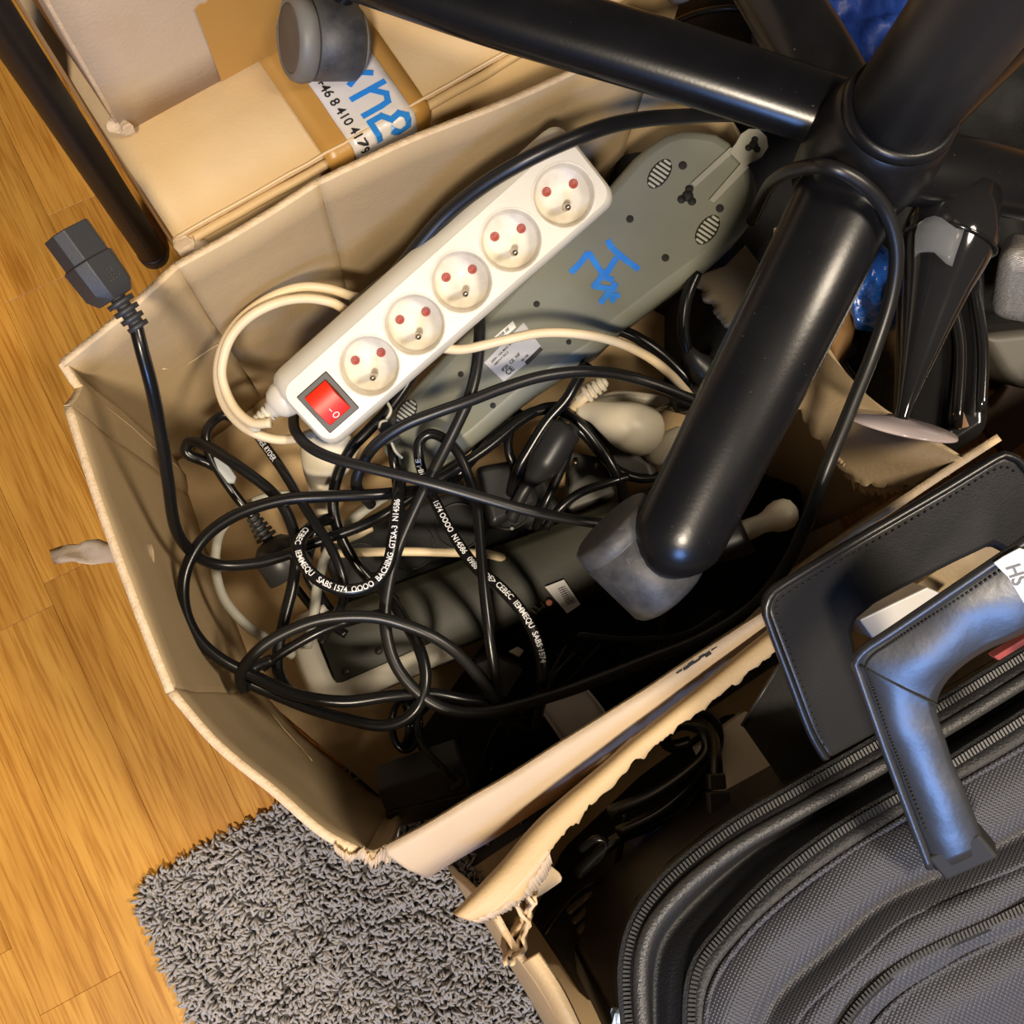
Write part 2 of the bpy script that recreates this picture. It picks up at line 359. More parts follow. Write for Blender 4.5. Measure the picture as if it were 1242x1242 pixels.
for i in range(int(RL/st)):
    for j in range(int(RWD/st)):
        x = (i+rr.random())*st+0.003; y = (j+rr.random())*st+0.003
        if x < 0.03 and y < 0.03 and (0.03-x)**2+(0.03-y)**2 > 0.03**2: continue
        wd = fr(x, y, 0)
        if inpoly(wd, KEEP1) or inpoly(wd, KEEP2): continue
        a = noise.noise(wd*26)*9 + rr.uniform(-1.5, 1.5)
        if x < 0.012: a = math.pi + rr.uniform(-1.3, 1.3)
        if y < 0.012: a = -math.pi/2 + rr.uniform(-1.3, 1.3)
        dx = eu*math.cos(a)+ev*math.sin(a); ln = rr.uniform(0.0035, 0.0085); rad = rr.uniform(0.0008, 0.0014)
        h = 0.0095+rr.uniform(-0.002, 0.003)+noise.noise(wd*45)*0.0035+noise.noise(wd*120)*0.002; cu_ = rr.uniform(-.5, .5)*ln
        edge = min(x, y)
        if edge < 0.014: h *= 0.55+0.45*edge/0.014
        sd = V((-dx.y, dx.x, 0))
        pts = [wd+V((0, 0, 0.001)), wd+dx*ln*0.15+V((0, 0, h*0.8)), wd+dx*ln*0.5+sd*cu_*.6+V((0, 0, h)), wd+dx*ln*.85+sd*cu_+V((0, 0, h*rr.uniform(0.72, 0.95)))]
        o = len(vs)
        for k, p in enumerate(pts):
            q = rad*(1, 1.15, 1.1, 0.75)[k]; T = (pts[min(k+1, 3)]-pts[max(k-1, 0)]).normalized(); up = sd.cross(T).normalized()
            vs += [p+sd*q, p+up*q, p-sd*q, p-up*q]
        for k in range(3):
            for m_ in range(4): fs.append((o+k*4+m_, o+k*4+(m_+1) % 4, o+k*4+4+(m_+1) % 4, o+k*4+4+m_))
        fs.append((o+12, o+13, o+14, o+15))
b.add(vs, fs, 0, True); pile = b.build('pile', 'rug_yarn', rug); pile['kind'] = 'stuff'

# ================================================================== TABLE LEG
lb = P(188, 312, 0.0)
b = MB(); lx = V((lb.x, lb.y, 0))
b.tube([lx+V((0, 0, z)) for z in (0.012, 0.2, 0.5, 0.9)], 0.0122, 20)
leg = thing('table_leg', lx, 'straight black metal table leg standing on the floor beside the closed boxes', 'table leg')
b.build('tube', 'leg_black', leg)
b = MB(); b.lathe(Frame(lx, V((0, 0, 1)), V((1, 0, 0))), [(0, 0.0105), (0.002, 0.0126), (0.012, 0.0129), (0.014, 0.0122)], 20); b.build('foot_cap', 'leg_black', leg)

# ================================================================== closed boxes behind
def flatbox(name, ctr, ex, ey, L0, W0, z0, z1, label, cat='box'):
    t = thing(name, V((ctr.x, ctr.y, z0)), label, cat, 'closed cardboard boxes'); th = 0.004
    f = Frame(V((ctr.x, ctr.y, 0)), ex, V((0, 0, 1)))
    return t, f, th
# lower box: front-left top corner and direction from the photo
LBZ = 0.235
A = P(214, 286, LBZ); Bq = P(503, 124, LBZ); ex = (Bq-A); ex.z = 0; ex.normalize(); ey = V((-ex.y, ex.x, 0))
LBf = Frame(V((A.x, A.y, 0)), ex, V((0, 0, 1))); LBL = 0.42; LBW = 0.34
lower = thing('cardboard_box', LBf(LBL/2, LBW/2, 0), 'closed cardboard box with brown tape and white printed tape, under another box', 'box', 'closed cardboard boxes')
def panel(fr_, corners, th, name, par, mat='kraft_box', nu=14, nv=6, amp=0.0012, sc=9, seed=0):
    a, b_, c, d = corners; b = MB(); rows = []
    for i in range(nv+1):
        r0 = a.lerp(d, i/nv); r1 = b_.lerp(c, i/nv); row = []
        for j in range(nu+1):
            p = r0.lerp(r1, j/nu); edge = min(i, nv-i, j, nu-j) == 0
            row.append(wob(p, amp*(0.35 if edge else 1), sc, seed))
        rows.append(row)
    b.grid(rows); return b.build(name, [mat, 'cut_edge'], par, solid=th, soff=0)
L_, W_, Z_ = LBL, LBW, LBZ-0.002
panel(None, [LBf(0, 0, 0.002), LBf(L_, 0, 0.002), LBf(L_, 0, Z_-.004), LBf(0, 0, Z_-.004)], 0.004, 'side_panel', lower, seed=1)
panel(None, [LBf(0, W_, 0.002), LBf(0, 0, 0.002), LBf(0, 0, Z_-.004), LBf(0, W_, Z_-.004)], 0.004, 'side_panel', lower, seed=2)
panel(None, [LBf(L_, 0, 0.002), LBf(L_, W_, 0.002), LBf(L_, W_, Z_-.004), LBf(L_, 0, Z_-.004)], 0.004, 'side_panel', lower, seed=3)
panel(None, [LBf(0, W_, 0.002), LBf(L_, W_, 0.002), LBf(L_, W_, Z_-.004), LBf(0, W_, Z_-.004)], 0.004, 'side_panel', lower, seed=4)
# seam position from the printed tape's centre line, seam runs back from the front edge
plL = Plane(LBf(0, 0, LBZ), LBf(L_, 0, LBZ), LBf(0, W_, LBZ))
def lbxy(px, py):
    q = plL.at(px, py)-LBf(0, 0, LBZ); return q.dot(LBf.u), q.dot(LBf.v)
tL = lbxy(385, 178)[0]; tR = lbxy(505, 106)[0]; seam = (tL+tR)/2+0.006
panel(None, [LBf(-.002, -.001, LBZ-.003), LBf(seam-.001, -.001, LBZ-.003), LBf(seam-.001, W_, LBZ-.003), LBf(-.002, W_, LBZ-.003)], 0.004, 'top_flap', lower, amp=.0008, seed=5)
panel(None, [LBf(seam+.001, -.001, LBZ-.003), LBf(L_+.002, -.001, LBZ-.003), LBf(L_+.002, W_, LBZ-.003), LBf(seam+.001, W_, LBZ-.003)], 0.004, 'top_flap', lower, amp=.0008, seed=6)
# folded ridge along the front top edge (inner flaps peeping out)
b = MB(); b.tube([wob(LBf(x*L_/30, -0.0035, LBZ-0.0065), .0012, 40, 2) for x in range(31)], 0.0034, 8); b.build('edge_fold', 'kraft_box', lower)
b = MB(); b.tube([wob(LBf(x*L_/30, -0.001, LBZ+0.0002), .0007, 60, 4) for x in range(31)], 0.0011, 6); b.build('edge_crease', 'crease', lower)
# crumpled corner
b = MB(); bm = bmesh.new(); bmesh.ops.create_icosphere(bm, subdivisions=3, radius=0.010)
b.add([wob(LBf(0.003, -0.004, LBZ-0.010)+V((v.co.x, v.co.y*0.7, v.co.z*1.1)), 0.005, 130, 3) for v in bm.verts], [tuple(v.index for v in f.verts) for f in bm.faces]); bm.free()
b.build('crushed_corner', 'kraft_pale', lower)
def ribbon(fr_, x0, x1, z, y_back, drop, name, mat, par, off, th=0.0004):
    b = MB(); n = 8
    prof = [(y_back, z+off)]+[(y_back+(0.004-y_back)*k/14, z+off) for k in range(1, 15)]
    prof += [(-0.0055-off, z-0.001+off), (-0.0078-off, z-0.006)]
    prof += [(-0.0078-off+0.003*k/6, z-0.006-drop*k/6) for k in range(1, 7)]
    rows = [[wob(fr_(x0+(x1-x0)*i/n, y, zz), 0.0004, 70, 8) for i in range(n+1)] for y, zz in prof]
    b.grid(rows); return b.build(name, mat, par, solid=th, soff=1)
tape = ribbon(LBf, tL, tR, LBZ, 0.24, 0.05, 'brown_tape', 'brown_tape', lower, 0.0004)
wl = lbxy(407, 150)[0]; wr = lbxy(481, 107)[0]
wtape = ribbon(LBf, wl, wr, LBZ, 0.20, 0.05, 'printed_tape', 'white_tape', lower, 0.0012)
def fold(xx, y, off):
    # printed points wrap over the front top edge of the box like the tape
    if y >= 0.004: return LBf(xx, y, LBZ+off)
    e = 0.004-y
    if e <= 0.0108: return LBf(xx, 0.004-e, LBZ+off-0.0010*(e/0.0108)**2)
    if e <= 0.0162:
        t = (e-0.0108)/0.0054; return LBf(xx, -0.0068-0.0011*t-off, LBZ-0.001+off-(0.005+off)*t)
    return LBf(xx, -0.0079-off+0.003*(e-0.0162)/0.05, LBZ-0.006-(e-0.0162))
tx, ty = lbxy(386, 100); txm = lbxy(408, 132)[0]
b = MB(); text_on(b, 'le +46 8 410 4179', .0100, lambda a, c: fold(txm+c*.95+.001, ty+.010-a*.96, .0021)); b.build('phone_number', 'ink_black', wtape)
xc, yq = lbxy(446, 112)
def strokes(mb, segs, wdt, fn):
    for a, c in segs:
        a = V((a[0], a[1], 0)); c = V((c[0], c[1], 0)); t = (c-a).normalized(); s = V((-t.y, t.x, 0))*wdt/2; a = a-t*wdt*0.4; c = c+t*wdt*0.4
        n = max(2, int((c-a).length/0.0015))
        mb.grid([[fn(*(a.lerp(c, i/n)+s*k).xy) for i in range(n+1)] for k in (-1, 0, 1)], smooth=False)
ka, kc = 0.00070, 0.00074
hseg = [((0, -16), (0, 17)), ((0, 2), (14, 2)), ((14, 2), (19, -3)), ((19, -3), (19, -16))]
hseg = [((0, -16), (0, 17)), ((2, 4), (12, 13)), ((12, 13), (20, 10)), ((20, 10), (21, 2)), ((21, 2), (21, -16))]
h2 = [((30, -15), (47, -15)), ((30, -15), (30, -3)), ((30, -3), (38, 3)), ((38, 3), (36, 12)), ((36, 12), (41, 17)), ((41, 17), (49, 15)), ((49, 15), (51, 6)), ((51, 6), (46, 0))]
h0 = [((-14, -10), (-20, 4)), ((-14, 12), (-20, 4)), ((-20, 4), (-32, 4))]
b = MB()
for q_, (a, c) in enumerate(hseg+h2+h0):
    strokes(b, [((a[0]*ka, a[1]*kc), (c[0]*ka, c[1]*kc))], 0.0042, lambda a_, c_, q_=q_: fold(xc+c_, yq-a_, .0020+.00004*q_))
b.build('logo_print', 'ink_blue', wtape)

# upper box resting on the lower one
A2 = P(150, 160, LBZ); B2 = P(322, 66, LBZ); ex2 = (B2-A2); ex2.z = 0; ex2.normalize()
UBf = Frame(V((A2.x, A2.y, 0)), ex2, V((0, 0, 1))); UL, UW, U0, U1 = 0.36, 0.26, LBZ+0.0015, LBZ+0.20
upper = thing('cardboard_box', UBf(UL/2, UW/2, U0), 'scuffed cardboard box stacked on the taped box, its brown tape ending zigzag', 'box', 'closed cardboard boxes')
UBf_ = UBf
for nm, cs, sd in (('side_panel', [(0, 0, U0), (UL, 0, U0), (UL, 0, U1), (0, 0, U1)], 11), ('side_panel', [(0, UW, U0), (0, 0, U0), (0, 0, U1), (0, UW, U1)], 12),
                   ('side_panel', [(UL, 0, U0), (UL, UW, U0), (UL, UW, U1), (UL, 0, U1)], 13), ('side_panel', [(0, UW, U0), (UL, UW, U0), (UL, UW, U1), (0, UW, U1)], 14),
                   ('top_flap', [(0, 0, U1), (UL, 0, U1), (UL, UW, U1), (0, UW, U1)], 15), ('bottom_flap', [(0, 0, U0), (UL, 0, U0), (UL, UW, U0), (0, UW, U0)], 16)):
    panel(None, [UBf(*c) for c in cs], 0.004, nm, upper, 'kraft_pale' if sd < 15 else 'kraft_box', amp=0.0016 if sd < 15 else 0.0006, sc=14, seed=sd)
plU = Plane(UBf(0, -.002, U0), UBf(UL, -.002, U0), UBf(0, -.002, U1))
def ubx(px, py):
    d = ray(px, py); o = V((0, 0, CH)); n = UBf.v; t = (UBf(0, -.003, 0)-o).dot(n)/d.dot(n); q = o+d*t-UBf(0, 0, 0); return q.dot(UBf.u), q.z
xa, za = ubx(268, 97); xb, zb_ = ubx(241, 8)
b = MB(); zz = [(xa, U0+.001)]; top = []
nz = 22; tw = 0.075
for i in range(nz+1): top.append(UBf(xa+tw*i/nz, -.0034, zb_+(0.0016 if i % 2 else 0)))
bot = [UBf(xa+tw*i/nz, -.0034, U0+.0005) for i in range(nz+1)]
mid = [bot[i].lerp(top[i], .5) for i in range(nz+1)]
b.grid([bot, mid, top], smooth=False); b.build('brown_tape', 'brown_tape', upper, solid=0.0004)
b = MB(); bm = bmesh.new(); bmesh.ops.create_icosphere(bm, subdivisions=3, radius=0.008)
b.add([wob(UBf(0.001, -0.001, U0+0.007)+V((v.co.x*1.1, v.co.y*0.7, v.co.z*.7)), 0.004, 150, 6) for v in bm.verts], [tuple(v.index for v in f.verts) for f in bm.faces]); bm.free()
b.build('crushed_corner', 'kraft_pale', upper)

# ================================================================== OPEN CABLE BOX
RZ = 0.26
cbox = thing('cardboard_box', P(552, 700, 0.0)*1.0, 'open battered cardboard box filled with tangled power cords and socket strips', 'box')
cbox.location.z = 0; cbox['_base'] = (cbox.location.x, cbox.location.y, 0)
def wall(name, rim, zb, seed, mat='kraft', th=0.005, nv=10, per=8, amp=0.0016, ragged=0.0005, inset=0.004, lean=0.0):
    # rim: list of (px,py,z); wall drops vertically to zb
    top = spline(PP(rim), per) if len(rim) > 2 else [PP(rim)[0].lerp(PP(rim)[1], i/20) for i in range(21)]
    n = len(top); rows = []
    cx = P(560, 640, 0.1)
    for i in range(nv+1):
        t = i/nv; row = []
        for j, p in enumerate(top):
            inw = (V((cx.x, cx.y, 0))-V((p.x, p.y, 0))).normalized()
            q = V((p.x, p.y, p.z+(zb-p.z)*t))+inw*(inset*t+lean*t)
            if i == 0: q = q+V((0, 0, noise.noise(V((j*1.7, seed, 0)))*ragged))
            q = wob(q, amp*(0.3 if i == 0 else 1), 16, seed); row.append(q)
        rows.append(row)
    b = MB(); b.grid(rows); return b.build(name, [mat, 'cut_edge'], cbox, solid=th, soff=0)
wall('side_panel', [(82, 492, .258), (118, 605, .262), (150, 695, .264), (180, 775, .264), (206, 838, .262)], .004, 21)
wall('side_panel', [(206, 838, .262), (262, 902, .262), (330, 958, .26), (390, 1010, .258), (442, 1036, .252)], .004, 22)
wall('side_panel', [(75, 440, .246), (145, 384, .256), (214, 322, .262)], .004, 23)
wall('side_panel', [(214, 322, .262), (300, 274, .262), (386, 220, .262)], .004, 24)
wall('side_panel', [(386, 220, .262), (500, 168, .262), (610, 125, .262), (700, 84, .262), (800, 36, .255)], .004, 25)
wall('side_panel', [(800, 36, .255), (850, 90, .20), (905, 180, .12), (950, 300, .12)], .004, 26)
wall('side_panel', [(950, 300, .12), (985, 390, .165), (1045, 478, .218), (1165, 556, .258)], .004, 27)
wall('side_panel', [(1212, 530, .262), (1120, 590, .262), (1000, 672, .262), (930, 742, .262)], .004, 28, inset=0, lean=-.026)
wall('side_panel', [(930, 742, .262), (800, 828, .262), (680, 905, .262), (560, 978, .262), (468, 1030, .258)], .004, 29, inset=0, lean=-.026)
wall('side_panel', [(468, 1030, .258), (455, 1036, .252), (442, 1036, .252)], .004, 30)
# torn corner sliver between left wall and back wall
wall('side_panel', [(96, 470, .236), (90, 482, .248), (82, 492, .258)], .004, 31)
wall('side_panel', [(75, 440, .246), (88, 460, .238), (96, 470, .236)], .004, 32)
# bottom
pb = PP([(82, 492, .26), (206, 838, .26), (442, 1036, .255), (470, 1075, .26), (950, 785, .26), (1225, 570, .26), (960, 300, .12), (915, 180, .12), (800, 36, .26), (386, 220, .26), (214, 322, .26), (75, 440, .25)])
cc = sum((V((p.x, p.y, 0)) for p in pb), V((0, 0, 0)))/len(pb)
b = MB(); b.prism([cc+(V((p.x, p.y, 0))-cc)*0.985+V((0, 0, .007)) for p in pb], V((0, 0, -.005))); b.build('bottom_panel', 'kraft_box', cbox)
# scored creases inside the left walls
def crease(pts, name='crease', r=0.0007, mat='crease'):
    b = MB(); p = spline(PP(pts), 5); b.tube([wob(q, .0006, 90, 3) for q in p], r, 5); return b.build(name, mat, cbox)
def on_wall(px, py, rim):
    # point of a vertical wall (polyline of rim points) seen at the pixel
    d = ray(px, py); o = V((0, 0, CH)); best = None
    R_ = PP(rim)
    for a, c in zip(R_, R_[1:]):
        e = V((c.x-a.x, c.y-a.y, 0)); n = V((-e.y, e.x, 0)); 
        den = d.dot(n)
        if abs(den) < 1e-9: continue
        t = (V((a.x, a.y, 0))-o).dot(n)/den; q = o+d*t; s = (q-a).dot(e)/e.length_squared
        if -0.1 <= s <= 1.1 and q.z > 0 and q.z < 0.3: best = q
    return best
WL1 = [(82, 492, .258), (118, 605, .262), (150, 695, .264), (180, 775, .264), (206, 838, .262)]; WL2 = [(206, 838, .262), (262, 902, .262), (330, 958, .26), (390, 1010, .258), (442, 1036, .252)]; WB0 = [(75, 440, .246), (214, 322, .262)]; WB1 = [(214, 322, .262), (386, 220, .262)]; WB2 = [(386, 220, .262), (700, 84, .262)]
inn = V((cc.x, cc.y, 0))
def wcrease(pts, rim, r=0.00045, mat='crease'):
    ps = [on_wall(x, y, rim) for x, y in pts]; ps = [p for p in ps if p]
    if len(ps) < 2: return
    e = PP(rim); ev_ = (e[-1]-e[0]); n = V((-ev_.y, ev_.x, 0)).normalized()
    if n.dot(inn-V((ps[0].x, ps[0].y, 0))) < 0: n = -n
    ps = [p+n*0.0060 for p in ps]; b = MB(); b.tube([wob(q, .0007, 120, 3) for q in spline(ps, 5)], r, 5); b.build('crease', mat, cbox)


wcrease([(320, 870), (350, 905), (372, 930)], WL2); wcrease([(352, 848), (390, 895), (425, 940)], WL2); wcrease([(318, 855), (345, 882)], WL2)
wcrease([(205, 705), (210, 713)], WL1, .0008)
wcrease([(190, 440), (215, 437), (258, 410)], WB0); wcrease([(225, 600), (240, 575), (245, 570)], WL1)

wcrease([(350, 420), (380, 413), (400, 408)], WB1)
# front flap stub folded outwards
def sheet(name, rows, par, mats, th=0.004, per=5, amp=0.0008, seed=0, jag=None):
    R_ = [resample(spline(PP(r), per), 130) for r in rows]
    R_ = [[wob(p, amp, 30, seed) for p in r] for r in R_]
    if jag:
        for k, a in jag.items():
            R_[k] = [p + (R_[k][j]-R_[k-1 if k else 1][j]).normalized()*(noise.noise(V((j*0.21, seed, k)))*a+noise.noise(V((j*0.83, seed+4, k)))*a*.6) for j, p in enumerate(R_[k])]
    b = MB(); b.grid(R_); return b.build(name, mats, par, solid=th, soff=0)
sheet('folded_flap', [[(466, 1026, .262), (560, 974, .266), (680, 900, .266), (800, 824, .266), (930, 738, .266)],
                      [(470, 1036, .262), (565, 985, .264), (685, 911, .264), (806, 835, .264), (935, 748, .264)],
                      [(492, 1052, .252), (580, 1003, .252), (700, 931, .252), (820, 852, .254), (940, 762, .256)],
                      [(516, 1062, .236), (600, 1012, .234), (720, 936, .236), (830, 866, .238), (940, 775, .240)]], cbox, ['kraft_pale', 'cut_edge'], seed=41)
# handwriting-like printed marks on the flap
b = MB(); pf = Plane(P(820, 852, .2545), P(935, 748, .2645), P(930, 765, .2565))
for i, (x, y) in enumerate([(824, 814), (832, 809), (838, 803), (846, 801), (851, 795), (858, 792), (866, 786)]):
    q = P(x, y, .2668); f_ = Frame(q, P(930, 738, .2668)-P(820, 812, .2668), V((0, 0, 1))); b.box(f_, -.0022, .0018, -.0006*(1+i % 3), .0006, 0, .0004)
b.build('printed_marks', 'ink_black', cbox)
# inward flap with torn edge on the right
sheet('torn_flap', [[(905, 300, .14), (985, 405, .185), (1045, 474, .226), (1105, 524, .247), (1168, 557, .263)],
                    [(880, 325, .14), (945, 435, .185), (1015, 510, .222), (1075, 560, .238), (1142, 566, .254)],
                    [(852, 334, .135), (905, 407, .165), (976, 490, .205), (1036, 572, .2225), (1112, 586, .240)],
                    [(838, 338, .132), (893, 412, .162), (966, 497, .202), (1032, 580, .222), (1112, 592, .239)]], cbox, ['kraft', 'cut_edge'], th=.0045, seed=43, jag={3: .004})
rr = random.Random(9)
sheet('torn_edge', [[(1018, 556, .2215), (1040, 580, .2235), (1075, 586, .230), (1112, 588, .239), (1150, 572, .254)],
                    [(1020, 566, .217), (1042, 592, .218), (1076, 598, .222), (1106, 594, .232), (1150, 576, .250)]], cbox, ['cut_edge', 'cut_edge'], th=.0025, amp=.0025, seed=44, jag={0: .002, 1: .0075})
# torn scrap hanging out of the left wall
rows = []
for i in range(5):
    rows.append([wob(P(186-124*j/12+(i-2)*1.5, 662+36*i/4-(9*math.sin(j/12*3.1)) + 6*(j/12)*(1-i/4)+ (-14*i/4*(j/12)), .20-.06*j/12+0.004*math.sin(i*1.3+j)), .003, 80, 51) for j in range(13)])
b = MB(); b.grid(rows); b.build('torn_scrap', ['kraft_pale', 'cut_edge'], cbox, solid=.0016)
# crushed rim corners and a peeled liner
sheet('crushed_rim', [[(405, 1022, .258), (425, 1036, .254), (440, 1030, .256), (452, 1042, .252), (462, 1030, .257), (478, 1030, .260)], [(408, 1030, .255), (424, 1044, .251), (436, 1040, .254), (452, 1050, .250), (464, 1042, .254), (474, 1046, .256)]], cbox, ['kraft_pale', 'cut_edge'], th=.003, amp=.003, seed=47, jag={0: .003, 1: .003})
False and sheet('peeled_liner', [[(126, 414, .262), (112, 432, .258), (104, 452, .254), (92, 470, .252), (80, 494, .262)], [(142, 408, .258), (138, 436, .246), (128, 462, .238), (116, 482, .236), (96, 502, .25)]], cbox, ['kraft_pale', 'cut_edge'], th=.0012, amp=.001, seed=48, jag={0: .002, 1: .003})

# ================================================================== SECOND OPEN BOX (under the bag)
box2 = thing('cardboard_box', P(900, 1000, 0), 'open torn cardboard box holding the laptop bag and loose cables', 'box')
box2['_base'] = tuple(box2.location)
def wall2(name, rim, zb, seed, mat='kraft_box', th=.004, lean=V((0, 0, 0))):
    top = resample(spline(PP(rim), 8), 36); rows = []
    for i in range(9): rows.append([wob(V((p.x, p.y, p.z+(zb-p.z)*i/8))+lean*(i/8), .0012, 18, seed) for p in top])
    b = MB(); b.grid(rows); return b.build(name, [mat, 'cut_edge'], box2, solid=th, soff=0)
wall2('side_panel', [(596, 1098, .255), (664, 1004, .258), (748, 932, .26), (838, 858, .26), (945, 776, .26), (1250, 585, .26), (1630, 350, .26)], .004, 61, lean=V((.016, -.024, 0)))
wall2('side_panel', [(596, 1098, .235), (625, 1150, .24), (660, 1200, .25), (720, 1300, .25), (830, 1490, .25), (900, 1600, .25)], .004, 62, lean=V((-.026, -.010, 0)))
c2 = PP([(582, 1135, .255), (1660, 400, .26), (1960, 900, .26), (860, 1600, .26)])
b = MB(); b.prism([V((p.x, p.y, .007)) for p in c2], V((0, 0, -.005))); b.build('bottom_panel', 'kraft_box', box2)
panel(None, [V((c2[1].x, c2[1].y, .004)), V((c2[2].x, c2[2].y, .004)), V((c2[2].x, c2[2].y, .26)), V((c2[1].x, c2[1].y, .26))], .004, 'side_panel', box2, seed=63)
panel(None, [V((c2[3].x, c2[3].y, .004)), V((c2[2].x, c2[2].y, .004)), V((c2[2].x, c2[2].y, .26)), V((c2[3].x, c2[3].y, .26))], .004, 'side_panel', box2, seed=64)
sheet('torn_flap', [[(551, 1110, .268), (600, 1056, .270), (664, 985, .27), (745, 917, .27), (836, 843, .27), (940, 760, .268)],
                    [(556, 1113, .272), (612, 1066, .275), (671, 999, .275), (750, 927, .275), (838, 854, .275), (943, 770, .273)],
                    [(568, 1115, .269), (624, 1082, .269), (674, 1016, .271), (751, 936, .271), (836, 866, .271), (944, 783, .269)],
                    [(570, 1116, .268), (628, 1088, .268), (675, 1020, .270), (752, 940, .27), (836, 870, .27), (944, 787, .268)]], box2, ['kraft_box', 'cut_edge'], th=.003, seed=65, jag={3: .003})
sheet('torn_flap', [[(570, 1114, .268), (600, 1100, .270), (640, 1058, .272), (664, 1030, .272)],
                    [(580, 1117, .262), (612, 1104, .260), (648, 1076, .258), (668, 1046, .262)]], box2, ['kraft_pale', 'cut_edge'], th=.003, seed=66, jag={1: .006})
sheet('torn_paper', [[(640, 1062, .256), (660, 1048, .256), (676, 1056, .25), (682, 1064, .248)], [(646, 1090, .24), (660, 1082, .24), (672, 1074, .243), (681, 1068, .247)]], box2, 'kraft', th=.001, seed=67)
sheet('folded_flap', [[(634, 1166, .250), (662, 1206, .252), (692, 1262, .252), (720, 1310, .252)], [(652, 1156, .256), (684, 1202, .257), (712, 1258, .257), (740, 1310, .257)]], box2, ['kraft_box', 'cut_edge'], th=.003, seed=68)
b = MB()
for i in range(3):
    pts = [wob(P(622+18*math.sin(t*3+i)+i*6-6, 1085+82*t, .250-.02*t*(1-t)*4-.004*i), .002, 120, i) for t in [k/10 for k in range(11)]]
    rows = [[p+V((0, 0, .008-.016*k/3))+V((.0018*math.sin(j*1.9+k), 0, 0)) for j, p in enumerate(pts)] for k in range(4)]
    b.grid(rows)
b.build('crushed_corner', ['kraft_pale', 'cut_edge'], box2, solid=.0022)

# ================================================================== WHITE FIVE-SOCKET STRIP
Wa = P(383, 494, .188); Wb = P(702, 212, .256)
wu = (Wb-Wa).normalized(); side = wu.cross(V((0, 0, 1))).normalized()      # points to lower right
tilt = math.radians(20)
up0 = side.cross(wu).normalized(); wn = (up0*math.cos(tilt)+side*math.sin(tilt)).normalized()
WL = (Wb-Wa).length
WF = Frame(Wa, wu, wn)           # v = n x u  -> points upper-left
ws = thing('power_strip', V((Wa.x, Wa.y, Wa.z-.03)), 'white power strip with five round sockets and a red rocker switch', 'power strip', 'power strips')
# top face: x along, y across (+y = upper-left bevel side)
def rrect(x0, x1, y0, y1, r, n=5):
    out = []
    for cx_, cy_, a0 in ((x1-r, y1-r, 0), (x0+r, y1-r, 90), (x0+r, y0+r, 180), (x1-r, y0+r, 270)):
        for k in range(n+1): a = math.radians(a0+90*k/n); out.append((cx_+r*math.cos(a), cy_+r*math.sin(a)))
    return out
TOPW0, TOPW1 = -.0275, .0265
b = MB()
levels = [(-.034, .0085, .002), (-.030, .0095, .0), (-.010, .0085, 0.0), (-.002, .001, .0010), (0.0, -.001, .003)]
rings = []
for z, sp, ins in levels:
    rings.append([WF(x, y, z) for x, y in rrect(-.012-.002+ins, WL+.012-ins, TOPW0-.002*(sp > .005)+ins, TOPW1+sp-ins, .010)])
n = len(rings[0]); vs = [p for r in rings for p in r]
fs = [(i*n+k, i*n+(k+1) % n, (i+1)*n+(k+1) % n, (i+1)*n+k) for i in range(len(rings)-1) for k in range(n)]
fs.append(tuple(range(n))[::-1])
b.add(vs, fs, 0, True)
# flat top with round cut-outs for the five sockets
sock_px = [(448, 444), (503, 394), (560, 342), (620, 292), (684, 237)]
plW = Plane(WF(0, 0, 0), WF(1, 0, 0), WF(0, 1, 0)); plW.n = WF.n
soc = []
for x, y in sock_px:
    q = plW.at(x, y)-WF.O; soc.append((q.dot(WF.u), q.dot(WF.v)))
SR = 0.0203
outer = [(x, y) for x, y in rrect(-.012-.002+.003, WL+.012-.003, TOPW0+.003, TOPW1-.003, .010)]
bm = bmesh.new(); ov = [bm.verts.new(WF(x, y, 0)) for x, y in outer]
edges = [bm.edges.new((ov[i], ov[(i+1) % len(ov)])) for i in range(len(ov))]
SG = 32
for sx, sy in soc:
    cv = [bm.verts.new(WF(sx+SR*math.cos(2*math.pi*k/SG), sy+SR*math.sin(2*math.pi*k/SG), 0)) for k in range(SG)]
    edges += [bm.edges.new((cv[k], cv[(k+1) % SG])) for k in range(SG)]
bmesh.ops.triangle_fill(bm, edges=edges, use_beauty=True, use_dissolve=False)
bm.verts.index_update(); b.add([v.co.copy() for v in bm.verts], [tuple(v.index for v in f.verts) for f in bm.faces], 0, False); bm.free()
b.build('housing', 'strip_white', ws)
